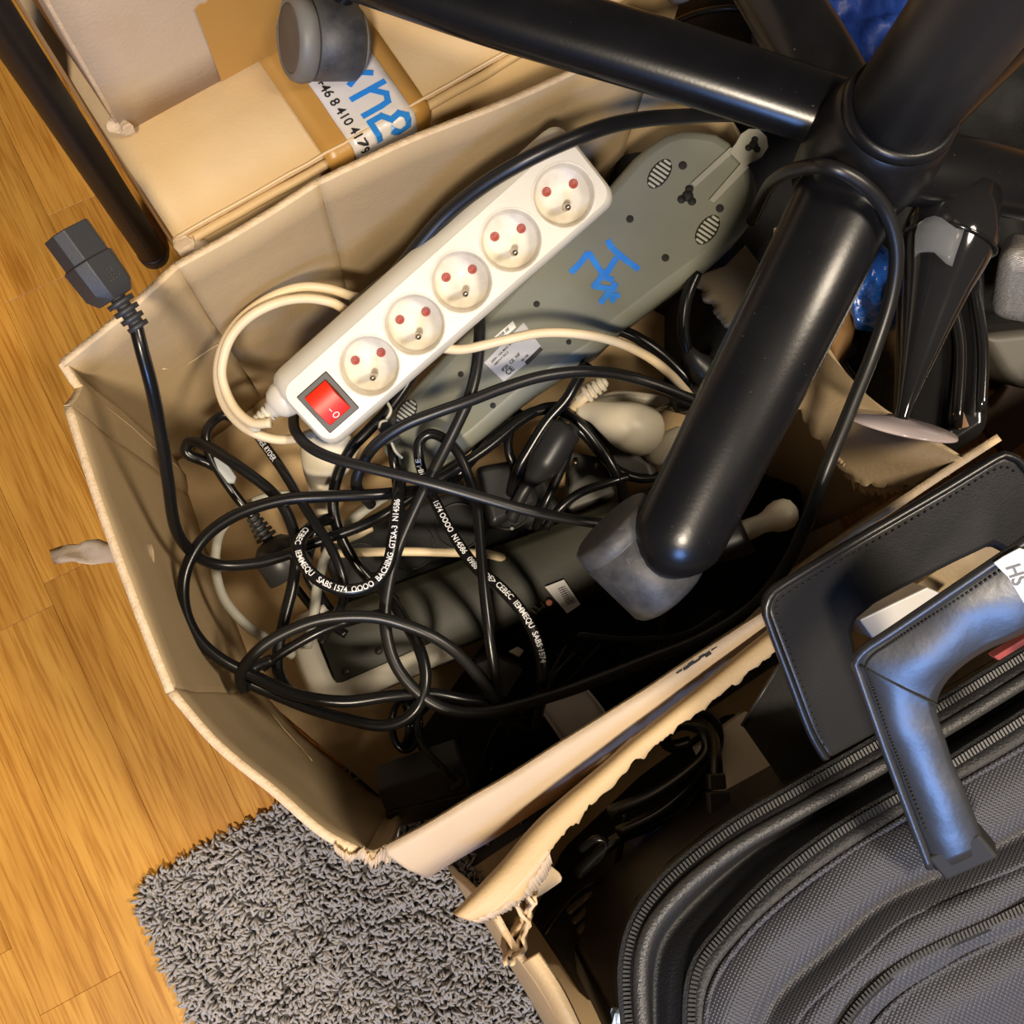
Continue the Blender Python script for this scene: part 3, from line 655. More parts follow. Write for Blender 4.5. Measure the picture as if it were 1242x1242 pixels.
for sx, sy in soc:
    b = MB(); fo = Frame(WF(sx, sy, 0), WF.n, WF.u); prof = [(.0003, SR+.0010), (.0005, SR+.0002), (0, SR-.0006), (-.010, SR-.0018), (-.0115, SR-.003), (-.0118, .002), (-.0118, .0001)]
    vs = []; seg = 32
    for x, r in prof:
        for k in range(seg): t = 2*math.pi*k/seg; vs.append(fo(x, r*math.cos(t), r*math.sin(t)))
    b.add(vs, [(i*seg+k, i*seg+(k+1) % seg, (i+1)*seg+(k+1) % seg, (i+1)*seg+k) for i in range(len(prof)-1) for k in range(seg)], 0, True)
    so = b.build('socket', 'socket_white', ws)
    # in the photo the two red shutters sit upper-left, the earth pin lower-right
    sv = (P(0, 0, .2)-P(0, 0, .2))
    dr = (plW.at(1000, 300)-plW.at(900, 330)).normalized(); dd = WF.n.cross(dr)          # dr: shutter line direction
    cen = WF(sx, sy, -.0117)
    updir = dd if dd.dot(plW.at(600, 200)-plW.at(600, 300)) > 0 else -dd
    for s_ in (-1, 1):
        b = MB(); q = cen+dr*.0092*s_+updir*.0055; f2 = Frame(q, WF.n, dr)
        b.lathe(f2, [(0, .0031), (.0008, .0031), (.001, .0026), (.0003, .0016), (.0002, .0001)], 14); b.build('shutter', 'shutter_red', so)
    b = MB(); q = cen-updir*.0078; f2 = Frame(q, WF.n, dr)
    b.lathe(f2, [(0, .0025), (.0145, .0024), (.0168, .0017), (.0175, .0003)], 14); b.build('earth_pin', 'pin_metal', so)
# switch
swc = plW.at(398, 488); q = swc-WF.O; swx, swy = q.dot(WF.u), q.dot(WF.v)
f2 = Frame(WF(swx, swy, 0), WF.u, WF.n)
b = MB(); b.box(f2, -.0135, .0135, -.0165, .0165, -.004, .0014); sw = b.build('switch', 'black_frame', ws, bevel=.0006)
b = MB(); vs = []
for x, z in ((-.010, .001), (-.010, .0052), (0.0, .0026), (.010, .0038), (.010, .001)):
    for y in (-.012, .012): vs.append(f2(x, y, z))
# rocker: tilt across the strip width
vs = []
pr = [(-.0125, .001), (-.0125, .0024), (.001, .0070), (.0125, .0040), (.0125, .001)]
for y, z in pr:
    for x in (-.0095, .0095): vs.append(f2(x, y, z))
fs = [(i*2, i*2+1, (i*2+3) % 10, (i*2+2) % 10) for i in range(4)]+[(0, 2, 4, 6, 8), (1, 9, 7, 5, 3)]
b.add(vs, fs); rk = b.build('rocker', 'rocker_red', sw, bevel=.0005)
b = MB()
def rfn(ox, oy):
    return lambda a, c: f2(ox-c, oy+a, 0) 
# "I" bar and "O" ring on the low half
pp = [f2(.0015+.0000, -.0048, .0036), f2(-.0025, -.0048, .0036)]; b.tube([f2(-.0014, -.0035, .0056), f2(-.0014, -.0062, .0047)], .0004, 6)
ring = [f2(-.0010+.0022*math.cos(t), -.0096+.0016*math.sin(t), .0035+.0016*.34*math.sin(t)) for t in [2*math.pi*k/14 for k in range(14)]]; b.tube(ring+[ring[0]], .00042, 6)
b.build('switch_marks', 'ink_white', rk)
# strain relief at lower-left end
e0 = WF(-.012, .018, -.017)
f3 = Frame(e0, -WF.u, WF.n); pr = [(-.004, .013), (.004, .0135), (.010, .0115), (.013, .0085)]
for k in range(5): x = .014+k*.0042; pr += [(x, .0068-k*.0004), (x+.0026, .0066-k*.0004), (x+.0028, .0048), (x+.0041, .0048)]
b = MB(); b.lathe(f3, pr, 16); b.build('strain_relief', 'strip_white', ws)
# dark foot / gap under lower end
b = MB(); b.box(WF, -.006, WL*.4, TOPW0-.002, TOPW1, -.042, -.034); b.build('base_plate', 'black_frame', ws, bevel=.003)

def cord(name, pts, r, mat, label, cat='cable', group='cords tangled in the open box', parent=None, seg=10, per=7, fy=1.0):
    path = spline(PP(pts), per); b = MB(); b.tube(path, r, seg, fy=fy, up=(0, 0, 1) if fy != 1 else None)
    if parent is None:
        o = b.build(name, mat); tag(o, label, cat, group); return o, path
    return b.build(name, mat, parent), path
# cream cord of the white strip
cord('cord', [(328, 513, .176), (306, 513, .172), (286, 497, .17), (273, 472, .172), (269, 446, .178), (279, 411, .188), (303, 384, .196), (337, 367, .198), (372, 362, .195), (405, 368, .188), (432, 384, .176), (452, 380, .165), (448, 366, .165),
              (426, 359, .176), (396, 350, .188), (362, 349, .192), (324, 363, .19), (290, 389, .183), (270, 421, .176), (264, 456, .168), (272, 490, .162), (292, 515, .158), (318, 529, .155), (350, 533, .15), (390, 520, .145), (450, 470, .150), (490, 432, .17),
              (520, 421, .186), (560, 424, .192), (610, 413, .197), (655, 404, .198), (702, 405, .195), (746, 414, .188), (785, 432, .178), (814, 455, .168), (836, 480, .155), (852, 505, .14)], .0034, 'cord_cream', '', parent=ws)

# ================================================================== GREY STRIP (underside up)
G0 = P(500, 545, .125); G1 = P(860, 200, .195); G2 = P(600, 420, .150)
gu = (G1-G0).normalized(); gs = gu.cross(V((0, 0, 1))).normalized()
plG = Plane(G0, G1, G0+gs*0.1+V((0, 0, -.004)))
gp = thing('power_strip', V((G2.x, G2.y, .08)), 'grey power strip lying underside up with blue handwriting and a hanging tab', 'power strip', 'power strips')
gout = [(462, 548), (470, 500), (520, 446), (590, 372), (660, 300), (735, 226), (772, 184), (800, 162), (832, 152), (868, 157), (896, 174), (915, 202), (922, 232), (918, 258), (900, 282), (868, 312), (800, 362), (748, 402), (722, 428), (690, 448), (640, 480), (580, 532), (530, 572), (490, 580)]
gpts = [plG.at(x, y) for x, y in gout]; gpts = [p for p in resample(gpts+[gpts[0]], 60)][:-1]
gpts = gpts
b = MB(); cg = sum(gpts, V((0, 0, 0)))/len(gpts)
rings = []
for off, ins in ((0, .009), (-.0015, .0045), (-.005, .0015), (-.010, 0), (-.036, 0.001), (-.042, .006)):
    ring = []
    for i, p in enumerate(gpts):
        t = (gpts[(i+1) % len(gpts)]-gpts[i-1]).normalized(); nn = plG.n.cross(t)
        if nn.dot(cg-p) < 0 and False: nn = -nn
        ring.append(p+nn*ins+plG.n*off)
    rings.append(ring)
# make sure inset goes inwards
if (rings[0][0]-cg).length > (rings[3][0]-cg).length:
    rings = []
    for off, ins in ((0, .009), (-.0015, .0045), (-.005, .0015), (-.010, 0), (-.036, 0.001), (-.042, .006)):
        rings.append([p-plG.n.cross((gpts[(i+1) % len(gpts)]-gpts[i-1]).normalized())*ins+plG.n*off for i, p in enumerate(gpts)])
n = len(gpts); vs = [p for r in rings for p in r]
fs = [(i*n+k, i*n+(k+1) % n, (i+1)*n+(k+1) % n, (i+1)*n+k) for i in range(len(rings)-1) for k in range(n)]
b.add(vs, fs, 0, True); b.add(rings[0], [tuple(range(n))], 0, False); b.add(rings[-1], [tuple(range(n))[::-1]], 0, False)
b.build('housing', 'strip_grey', gp)
gn = plG.n
gx = (plG.at(910, 180)-plG.at(840, 245)).normalized(); gy = gn.cross(gx)     # tab direction
def oval(cx_, cy_, L0, W0, name):
    c = plG.at(cx_, cy_); long = (plG.at(cx_+12, cy_-17)-c).normalized(); f_ = Frame(c, long, gn)
    b = MB(); ring = []
    b.tube([f_(L0*math.cos(t), W0*math.sin(t), .0002) for t in [2*math.pi*k/24 for k in range(25)]], .0007, 6); b.add([f_(L0*math.cos(2*math.pi*k/24), W0*math.sin(2*math.pi*k/24), .0003) for k in range(24)], [tuple(range(24))])
    ft = b.build('rubber_foot', 'strip_olive', gp)
    b = MB()
    for k in range(7):
        x = -L0*.86+L0*1.72*k/6; h = W0*math.sqrt(max(0.05, 1-(x/L0)**2))*.93; tl = .0015
        b.box(f_, x-.0009, x+.0009, -h, h, 0.0002, .0012)
    b.build('rib', 'rib_grey', ft, bevel=.0003, bseg=1)
oval(800, 211, .0115, .0062, 'a'); oval(858, 279, .0115, .0062, 'b'); oval(493, 500, .010, .006, 'c'); oval(600, 500, .0001+.006, .004, 'd') if False else None
for x, y, r in ((828, 201, .0031), (873, 253, .0030), (764, 266, .0028), (807, 313, .0028), (651, 369, .0024), (559, 454, .0022), (598, 492, .0022), (690, 415, .002)):
    b = MB(); b.lathe(Frame(plG.at(x, y, -.0006), gn, gx), [(0, r), (.0008, r), (.0009, r*.9), (.0009, .0001)], 18); b.build('screw_hole', 'hole_dark', gp)
def threelobe(mb, c, sc, h):
    for k, a in enumerate((0, 130, -130)):
        d = gx*math.cos(math.radians(a+35))+gy*math.sin(math.radians(a+35)); mb.lathe(Frame(c+d*sc, gn, gx), [(0, sc*.62), (h, sc*.62), (h, .0001)], 14)
    mb.lathe(Frame(c, gn, gx), [(0, sc*.85), (h, sc*.85), (h, .0001)], 14)
b = MB(); threelobe(b, plG.at(834, 238, -.0004), .0050, .0008); b.build('keyhole', 'hole_dark', gp)
tabs = [plG.at(x, y, .001) for x, y in [(843, 231), (862, 238), (908, 196), (921, 193), (930, 182), (930, 168), (921, 157), (907, 157), (897, 166), (890, 178)]]
b = MB()
b.prism([plG.at(x, y, .0032) for x, y in [(884, 184), (892, 174), (899, 162), (908, 156), (920, 156), (930, 165), (932, 178), (924, 190), (910, 197), (903, 202)]], gn*-.003)
b.prism([plG.at(x, y, .0026) for x, y in [(838, 222), (843, 227), (893, 182), (886, 178)]], gn*-.003)
b.prism([plG.at(x, y, .0026) for x, y in [(860, 242), (866, 246), (909, 202), (900, 196)]], gn*-.003)
tb = b.build('hanging_tab', 'tab_grey', gp, bevel=.0005)
b = MB(); threelobe(b, plG.at(914, 176, .0032), .0040, .0003); b.build('keyhole', 'hole_dark', tb)
b = MB(); b.prism([plG.at(x, y, .0004) for x, y in [(889, 183), (899, 192), (905, 187), (893, 177)]], gn*-.002); b.build('slot', 'hole_dark', gp)
# stickers
b = MB(); b.prism([plG.at(x, y, .0005) for x, y in [(587, 440), (635, 391), (659, 424), (611, 463)]], gn*-.0006); stk = b.build('rating_label', 'sticker', gp)
c0 = plG.at(592, 438, .0008); ux = (plG.at(635, 393, .0008)-plG.at(589, 438, .0008)); lux = ux.length; ux.normalize(); vx = (plG.at(611, 462, .0008)-plG.at(588, 440, .0008)).normalized()
b = MB()
def lbl(x, y): return lambda a, c: c0+ux*(x+a)+vx*(y-c)
for k, (t, s_, x, y) in enumerate([('IP20  CE  NF', .0034, .002, .0125), ('250V~ 16A MAX 3680W', .0024, .001, .0025), ('H05VV-F 3G1,5', .0022, .001, .0055), ('CE', .0056, .0025, .0165), ('2011/08', .002, .017, .0175)]):
    text_on(b, t, s_, lbl(x, y))
b.build('label_print', 'ink_black', stk)
b = MB(); b.prism([c0+ux*x+vx*y+gn*.0001 for x, y in ((.018, .0195), (.034, .0195), (.034, .0225), (.018, .0225))], gn*-.0002); b.build('black_bar', 'ink_black', stk)
b = MB(); b.prism([plG.at(x, y, .0006) for x, y in [(597, 411), (622, 389), (626, 397), (601, 418)]], gn*-.0006); st2 = b.build('serial_sticker', 'sticker_white', gp)
b = MB(); uu = (plG.at(622, 389, .0008)-plG.at(597, 411, .0008)).normalized(); v2 = (plG.at(601, 418, .0008)-plG.at(597, 411, .0008)).normalized(); cs_ = plG.at(599, 414.5, .0008)
text_on(b, '20070R 08', .0032, lambda a, c: cs_+uu*(a+.0006)-v2*c); b.build('serial_print', 'ink_black', st2)
# blue handwriting
b = MB()
hw = [[(737, 291), (742, 300), (755, 312), (775, 327)], [(748, 312), (738, 328), (732, 337)], [(692, 331), (703, 320), (714, 306)], [(714, 306), (724, 322), (735, 336), (744, 340)], [(719, 349), (728, 338), (737, 329)], [(720, 347), (738, 350), (748, 351)], [(728, 368), (738, 355), (748, 343)], [(733, 356), (742, 359), (752, 358)], [(741, 362), (746, 366)]]
for hi_, ln in enumerate(hw):
    p = spline([plG.at(x, y, .0003+.00006*hi_) for x, y in ln], 5); w_ = .0022
    rows = [[], []]
    for i, q in enumerate(p):
        t = (p[min(i+1, len(p)-1)]-p[max(i-1, 0)]).normalized(); s_ = gn.cross(t); ww = w_*(1+.25*noise.noise(q*300)); rows[0].append(q-s_*ww); rows[1].append(q+s_*ww)
    b.grid(rows, smooth=False)
b.build('blue_handwriting', 'ink_marker', gp)

# ================================================================== OLIVE STRIP IN A WHITE TRAY
O0 = P(378, 800, .072); O1 = P(800, 640, .092)
of = Frame(O0, O1-O0, V((0, 0, 1))); OL = (O1-O0).length+.06
os_ = thing('power_strip', V((O0.x, O0.y, .02)), 'dark olive power strip with a white rim and barcode sticker below the tangle', 'power strip', 'power strips')
b = MB()
sec = [(-.030, -.030), (-.030, -.006), (-.022, .001), (-.004, .003), (.004, .0055), (.024, .0045), (.032, -.002), (.032, -.030)]
rows = [[of(x, y, z) for y, z in sec] for x in (0.012, .02, OL*.5, OL)]
b.grid(rows, smooth=False); b.add(rows[0], [tuple(range(8))]); b.add(rows[-1], [tuple(range(8))[::-1]])
b.build('housing', 'strip_olive', os_, bevel=.002)
# white rim: U-shaped tray around the lower-left end
b = MB()
out_ = [(.105, -.037), (.02, -.040), (.0, -.036), (-.010, -.026), (-.013, 0), (-.010, .026), (0, .036), (.022, .038)]
inn_ = [(.100, -.020), (.03, -.024), (.014, -.024), (.010, -.018), (.009, 0), (.009, .020), (.012, .029), (.024, .031)]
o_ = resample(spline([V((x, y, 0)) for x, y in out_], 5), 36); i_ = resample(spline([V((x, y, 0)) for x, y in inn_], 5), 36)
m_ = [a.lerp(c, .3) for a, c in zip(o_, i_)]
rows = [[of(p.x, p.y, -.034) for p in o_], [of(p.x, p.y, -.004) for p in o_], [of(p.x, p.y, .002) for p in m_], [of(p.x, p.y, .003) for p in i_], [of(p.x, p.y, -.034) for p in i_]]
b.grid(rows); b.build('white_rim', 'strip_white', os_, solid=.001)
for x, y in ((.05, -.012), (.022, -.018), (.062, .004)):
    b = MB(); b.lathe(Frame(of(x, y, .002), of.n, of.u), [(0, .003), (.0012, .0028), (.0014, .0001)], 12); b.build('screw', 'black_frame', os_)
plO = Plane(of(0, 0, .0035), of(.2, 0, .0035), of(0, .02, .0043))
b = MB(); b.prism([plO.at(x, y, .0025) for x, y in [(661, 712), (684, 703), (704, 733), (688, 744)]], of.n*-.001); ol = b.build('barcode_sticker', 'sticker_white', os_)
b = MB()
for k in range(9):
    t = .2+.62*k/8; a = plO.at(672+18*t, 709+30*t, .0028)
    for s0, s1 in ((.1, .25), (.3, .62), (.68, .8)): 
        e = plO.at(684+20*t, 704+29*t, .0028); b.tube([a.lerp(e, s0), a.lerp(e, s1)], .00035, 4)
b.build('barcode_print', 'ink_black', ol)
M('orange_dot', (.75, .28, .16), .5); b = MB(); b.lathe(Frame(plO.at(666, 731, .002), of.n, of.u), [(0, .0025), (.0008, .0025), (.0008, .0001)], 14); b.build('orange_dot', 'orange_dot', os_)
M('faint_print', (.22, .22, .15), .6)
b = MB(); 
for s0, s1 in (((648, 735), (656, 741)), ((652, 742), (660, 734)), ((645, 740), (651, 745)), ((656, 730), (661, 737))): b.tube([plO.at(*s0, .0022), plO.at(*s1, .0022)], .0005, 4)
b.build('bin_symbol', 'faint_print', os_)

# ================================================================== black strip and adapters deep in the pile
bs = thing('power_strip', P(530, 640, .03), 'black power strip with dark sockets buried under the tangled cords', 'power strip', 'power strips')
bf = Frame(P(430, 690, .060), P(700, 580, .062)-P(430, 690, .060), V((0, 0, 1)))
b = MB(); b.box(bf, -.02, .17, -.028, .030, -.04, 0); b.build('housing', 'strip_black', bs, bevel=.006, bseg=3)
for k in range(4):
    b = MB(); b.lathe(Frame(bf(.005+k*.042, .0, -.0005), bf.n, bf.u), [(0, .0195), (.0015, .0195), (.0015, .0178), (-.006, .017), (-.006, .0001)], 24); so = b.build('socket', 'strip_black', bs)
    for s_ in (-1, 1):
        b = MB(); b.lathe(Frame(bf(.005+k*.042, s_*.0095, -.0058), bf.n, bf.u), [(0, .0026), (.0006, .0026), (.0006, .0001)], 10); b.build('contact_hole', 'hole_dark', so)
b = MB(); b.lathe(Frame(P(621, 641, .064), V((0, 0, 1)), V((1, 0, 0))), [(0, .0016), (.001, .0014), (.0014, .0001)], 10); b.build('screw', 'rib_grey', bs)
def rbox(name, corners_px, z, h, mat, label, cat, bevel=.003, group=None, extra=None):
    pl = PP([(x, y, z if not isinstance(z, (list, tuple)) else z[i]) for i, (x, y) in enumerate(corners_px)])
    nrm = (pl[1]-pl[0]).cross(pl[3]-pl[0]).normalized(); nrm = nrm if nrm.z > 0 else -nrm
    b = MB(); b.prism(pl, nrm*-h); t = thing(name, V((pl[0].x, pl[0].y, pl[0].z-h)), label, cat, group); b.build('casing', mat, t, bevel=bevel, bseg=3); return t, pl, nrm
ad, pl, nr = rbox('power_adapter', [(575, 566), (642, 553), (655, 610), (596, 640)], [.10, .10, .092, .095], .045, 'plug_black', 'dark plug-in adapter in the middle of the cord tangle', 'adapter', .006)
b = MB(); b.tube([pl[0].lerp(pl[1], .62)+nr*.0004, pl[3].lerp(pl[2], .62)+nr*.0004], .0008, 6); b.build('seam', 'black_frame', ad)
ad2, pl2, nr2 = rbox('power_adapter', [(458, 957), (560, 922), (574, 962), (467, 986)], [.128, .130, .120, .117], .030, 'adapter', 'black box-shaped power adapter lying in the front corner of the open box', 'adapter', .003)
b = MB(); b.prism([pl2[3], pl2[2], pl2[2]+V((0.001, -.012, -.018)), pl2[3]+V((.002, -.014, -.018))], -nr2*.02); b.build('casing_lower', 'adapter', ad2, bevel=.003, bseg=3)
b = MB(); g = P(556, 950, .129); b.lathe(Frame(g, P(540, 935, .137)-g, V((0, 0, 1))), [(0, .0065), (.003, .006), (.004, .004), (.012, .0034)], 14); b.build('cord_grommet', 'plug_black', ad2)
cord('cord', [(552, 946, .136), (540, 934, .141), (524, 918, .14), (512, 902, .136), (506, 884, .13), (509, 868, .122), (520, 856, .11)], .0022, 'cord_black', '', parent=ad2)
# coil of thin cord beneath
coil = thing('cable_coil', P(485, 885, .04), 'bundled coil of thin glossy black cord beside the front adapter', 'cable', 'cords tangled in the open box')
for k in range(5):
    pts = []
    for j in range(13):
        t = 2*math.pi*j/12; pts.append(P(486+(9+k*2.4)*math.cos(t)+k*1.5, 878+(26+k*1.8)*math.sin(t), .095+.012*math.cos(t*1+k)+k*.003))
    b = MB(); b.tube(spline(pts, 4), .0019, 8); b.build('turn', 'cord_black', coil)

# ================================================================== CABLES
b0 = 'cords tangled in the open box'
M('rating_grey', (.05, .048, .046), .5)
# IEC connector cord
iec = thing('power_cable', P(190, 520, .17), 'black computer power cord, its three-pin connector hanging over the left wall', 'cable', b0)
_, p1 = cord('cord', [(163, 388, .302), (172, 425, .295), (184, 470, .28), (196, 530, .252), (204, 585, .222), (213, 640, .190), (234, 671, .165), (265, 685, .150), (305, 684, .142), (345, 674, .138), (375, 661, .136), (405, 650, .136), (440, 637, .136), (470, 622, .134), (510, 595, .128), (557, 566, .128), (595, 540, .126), (632, 510, .122), (665, 494, .118), (700, 500, .11), (730, 540, .10), (752, 590, .09)], .0040, 'cord_black', '', parent=iec)
ia = P(164, 391, .302); ib = P(104, 308, .322); iu = (ib-ia).normalized()
fi = Frame(ia, iu, (V((.55, .25, 1))).normalized())
b = MB(); pr = [(-.004, .0045)]
for k in range(4): x = -.004+k*.0052; pr += [(x, .0062+k*.0006), (x+.0028, .0064+k*.0006), (x+.003, .0044), (x+.005, .0044)]
b.lathe(fi, pr+[(.019, .006)], 16); b.build('strain_relief', 'connector', iec)
fi2 = Frame(fi(.016, 0, 0), iu, fi.n)
b = MB(); rings = []
for x, w_, h_ in ((0, .0095, .007), (.006, .0128, .0095), (.024, .0135, .0100), (.0243, .0122, .0088), (.043, .0122, .0088)):
    rings.append([fi2(x, y, z) for y, z in ((-w_, -h_), (w_, -h_), (w_, h_*.35), (w_*.62, h_), (-w_*.62, h_), (-w_, h_*.35))])
vs = [p for r in rings for p in r]; b.add(vs, [(i*6+k, i*6+(k+1) % 6, (i+1)*6+(k+1) % 6, (i+1)*6+k) for i in range(4) for k in range(6)]+[tuple(range(6))[::-1], tuple(24+k for k in range(6))])
b.build('connector', 'connector', iec, bevel=.0012, bseg=2)
b = MB(); text_on(b, '10A\n250V', .0042, lambda a, c: fi2(.020-c, .0055-a, .0102) if False else fi2(.012+c, .004-a, .01015)); b.build('rating_print', 'rating_grey', iec)

cord('power_cable', [(560, 590, .118), (525, 593, .128), (495, 596, .140), (455, 600, .150), (400, 602, .156), (345, 606, .160), (292, 622, .163), (252, 648, .165), (230, 680, .166), (222, 712, .166), (226, 747, .166), (243, 778, .164), (270, 801, .160), (306, 819, .154), (358, 842, .150), (416, 851, .148), (474, 844, .146), (520, 841, .142), (560, 848, .136), (599, 856, .124), (640, 880, .10)], .0043, 'cord_black', 'thick glossy black cord making the widest loop along the left wall')
cord('power_cable', [(330, 800, .140), (306, 812, .142), (296, 835, .146), (292, 818, .156), (306, 796, .163), (335, 773, .168), (387, 752, .172), (445, 748, .172), (488, 757, .170), (532, 776, .164), (567, 805, .152), (602, 852, .13), (620, 880, .11)], .0042, 'cord_matte', 'black cord arching over the white-rimmed end of the olive strip')
cord('power_cable', [(318, 810, .139), (345, 790, .142), (392, 764, .146), (430, 752, .140), (470, 742, .11)], .0036, 'cord_black', 'short black cord section tucked under the arching cord')
cord('power_cable', [(299, 828, .148), (335, 843, .142), (375, 859, .139), (416, 871, .139), (459, 880, .142), (488, 874, .146), (509, 854, .15), (516, 819, .152), (508, 785, .15), (490, 752, .135), (476, 729, .122), (462, 712, .11), (452, 700, .095)], .0042, 'cord_black', 'black cord curling into a tight ring above the front adapter')
cord('power_cable', [(912, 268, .195), (920, 250, .215), (930, 230, .255), (942, 217, .295), (964, 206, .332), (1000, 202, .362), (1040, 219, .362), (1072, 252, .35), (1087, 300, .335), (1082, 355, .318), (1062, 420, .300), (1034, 490, .285), (1004, 565, .270), (978, 635, .25), (952, 688, .225), (912, 736, .20), (850, 775, .18), (780, 803, .165), (700, 834, .155), (640, 853, .15), (590, 864, .148), (548, 862, .148), (516, 847, .150), (490, 822, .152), (474, 792, .154), (467, 752, .156), (470, 715, .158), (480, 672, .158), (497, 630, .158), (517, 588, .160), (538, 548, .165), (556, 512, .172), (570, 480, .178), (579, 440, .180), (582, 395, .178), (580, 360, .16)], .0043, 'cord_matte', 'long black cord looping over the chair base and along the front wall')
cord('power_cable', [(356, 500, .142), (358, 522, .158), (374, 541, .168), (402, 555, .172), (450, 568, .175), (520, 585, .176), (580, 602, .172), (640, 619, .166), (700, 631, .158), (740, 636, .15)], .0040, 'cord_matte', 'flat twin-core black cord running from the white strip towards the caster', fy=.62)
cord('power_cable', [(450, 612, .12), (432, 588, .145), (443, 556, .160), (462, 534, .172), (492, 515, .180), (530, 500, .184), (570, 486, .186), (612, 470, .186), (655, 457, .184), (700, 451, .18), (745, 453, .175), (790, 465, .168), (832, 481, .158), (870, 500, .145)], .0042, 'cord_matte', 'black cord arching across the lower half of the grey strip')
cord('power_cable', [(512, 430, .150), (492, 468, .148), (470, 498, .146), (448, 521, .144), (424, 547, .140), (409, 578, .136), (404, 612, .130), (411, 645, .124), (428, 678, .118), (452, 706, .11), (480, 730, .10)], .0042, 'cord_black', 'black cord emerging from under the white strip beside its switch')
# schuko plug cord with tag
sch = thing('power_cable', P(310, 630, .02), 'black cord with a round black mains plug and grey tag against the left wall', 'cable', b0)
_, p = cord('cord', [(290, 510, .13), (270, 504, .135), (253, 518, .140), (250, 536, .140), (260, 562, .132), (278, 590, .122), (296, 614, .115), (312, 632, .11)], .0036, 'cord_black', '', parent=sch)
fs_ = Frame(P(306, 626, .112), P(345, 684, .10)-P(306, 626, .112), V((0, 0, 1))); pr = []
for k in range(5): x = k*.0042; pr += [(x, .0052+k*.0007), (x+.0026, .0054+k*.0007), (x+.0028, .0042), (x+.0041, .0042)]
b = MB(); b.lathe(fs_, pr+[(.022, .010), (.028, .0165), (.034, .0185), (.052, .0185), (.053, .016)], 24); b.build('plug', 'plug_black', sch)
b = MB(); b.prism([P(258, 554, .142), P(268, 552, .142), P(287, 578, .136), P(284, 586, .134), P(276, 586, .134), P(264, 570, .139)], V((0, 0, -.003))); b.build('tag', 'tag_grey', sch, bevel=.001)
cord('power_cable', [(275, 573, .126), (250, 560, .130), (230, 552, .134), (226, 543, .137), (234, 535, .141), (258, 545, .146), (287, 564, .150), (322, 590, .148), (341, 610, .146), (354, 637, .144), (360, 667, .144), (355, 710, .143), (345, 750, .142), (338, 785, .140), (337, 812, .136), (346, 832, .125), (362, 846, .11)], .0042, 'cord_black', 'black cord doubled into a small eye at the left wall then hanging straight down')
ry, pr8 = cord('power_cable', [(305, 515, .12), (319, 537, .135), (345, 574, .150), (374, 622, .158), (400, 662, .160), (415, 700, .158), (416, 728, .15), (405, 752, .135), (390, 775, .11)], .0036, 'cord_black', 'thin black cord with small white print running diagonally below the white strip')
b = MB(); text_tube(b, 'ROMMER RYDER', .0054, pr8, .0036, .014, -.2, sx=.9); b.build('printed_lettering', 'ink_white', ry)
ce, pc9 = cord('power_cable', [(398, 630, .13), (384, 635, .145), (367, 650, .158), (362, 667, .163), (371, 688, .166), (391, 706, .168), (417, 716, .168), (443, 713, .168), (461, 701, .168), (472, 681, .168), (478, 652, .168), (481, 622, .166), (484, 594, .16), (487, 570, .145)], .0046, 'cord_black', 'black cord curved like a hook with white CEBEC lettering')
b = MB()
L9 = sum((c-a).length for a, c in zip(pc9, pc9[1:]))
text_tube(b, 'CEBEC   IEMMEQU   SABS 1574  OOOO  BACHING  GTSA-3  N14586', .0056, pc9, .0046, .032, 0, sx=.86); b.build('printed_lettering', 'ink_white', ce)
c10, pc10 = cord('power_cable', [(512, 586, .12), (526, 606, .128), (548, 647, .136), (576, 687, .142), (603, 709, .146), (627, 734, .148), (645, 762, .148), (656, 792, .146), (659, 824, .142), (656, 850, .13), (648, 880, .10)], .0044, 'cord_black', 'black cord with white lettering curving down across the olive strip')
b = MB(); text_tube(b, '1574 OOOO  N14586   0988 <VDE> CEBEC  IEMMEQU  SABS 1574', .0058, pc10, .0044, .022, 0, sx=.86); b.build('printed_lettering', 'ink_white', c10)
c11, pc11 = cord('power_cable', [(522, 590, .135), (513, 574, .142), (508, 555, .147), (509, 536, .15), (522, 526, .152), (540, 533, .153), (556, 550, .153), (569, 580, .150), (578, 612, .150), (582, 655, .150), (587, 715, .150), (594, 775, .146), (603, 835, .132), (606, 870, .11)], .0038, 'cord_black', 'black cord bent over the grey strip then dropping straight to the front')
b = MB(); text_tube(b, 'III LE', .0056, list(pc11), .0038, .012, .2); b.build('printed_lettering', 'ink_white', c11)
cord('power_cable', [(960, 146, .20), (915, 140, .212), (870, 139, .224), (830, 141, .238), (785, 144, .256), (740, 152, .270), (690, 170, .277), (640, 193, .272), (590, 222, .258), (545, 257, .240), (512, 293, .225), (482, 330, .210), (455, 352, .195), (430, 372, .175)], .0052, 'cord_matte', 'thick black cord lying over the upper end of the white strip')
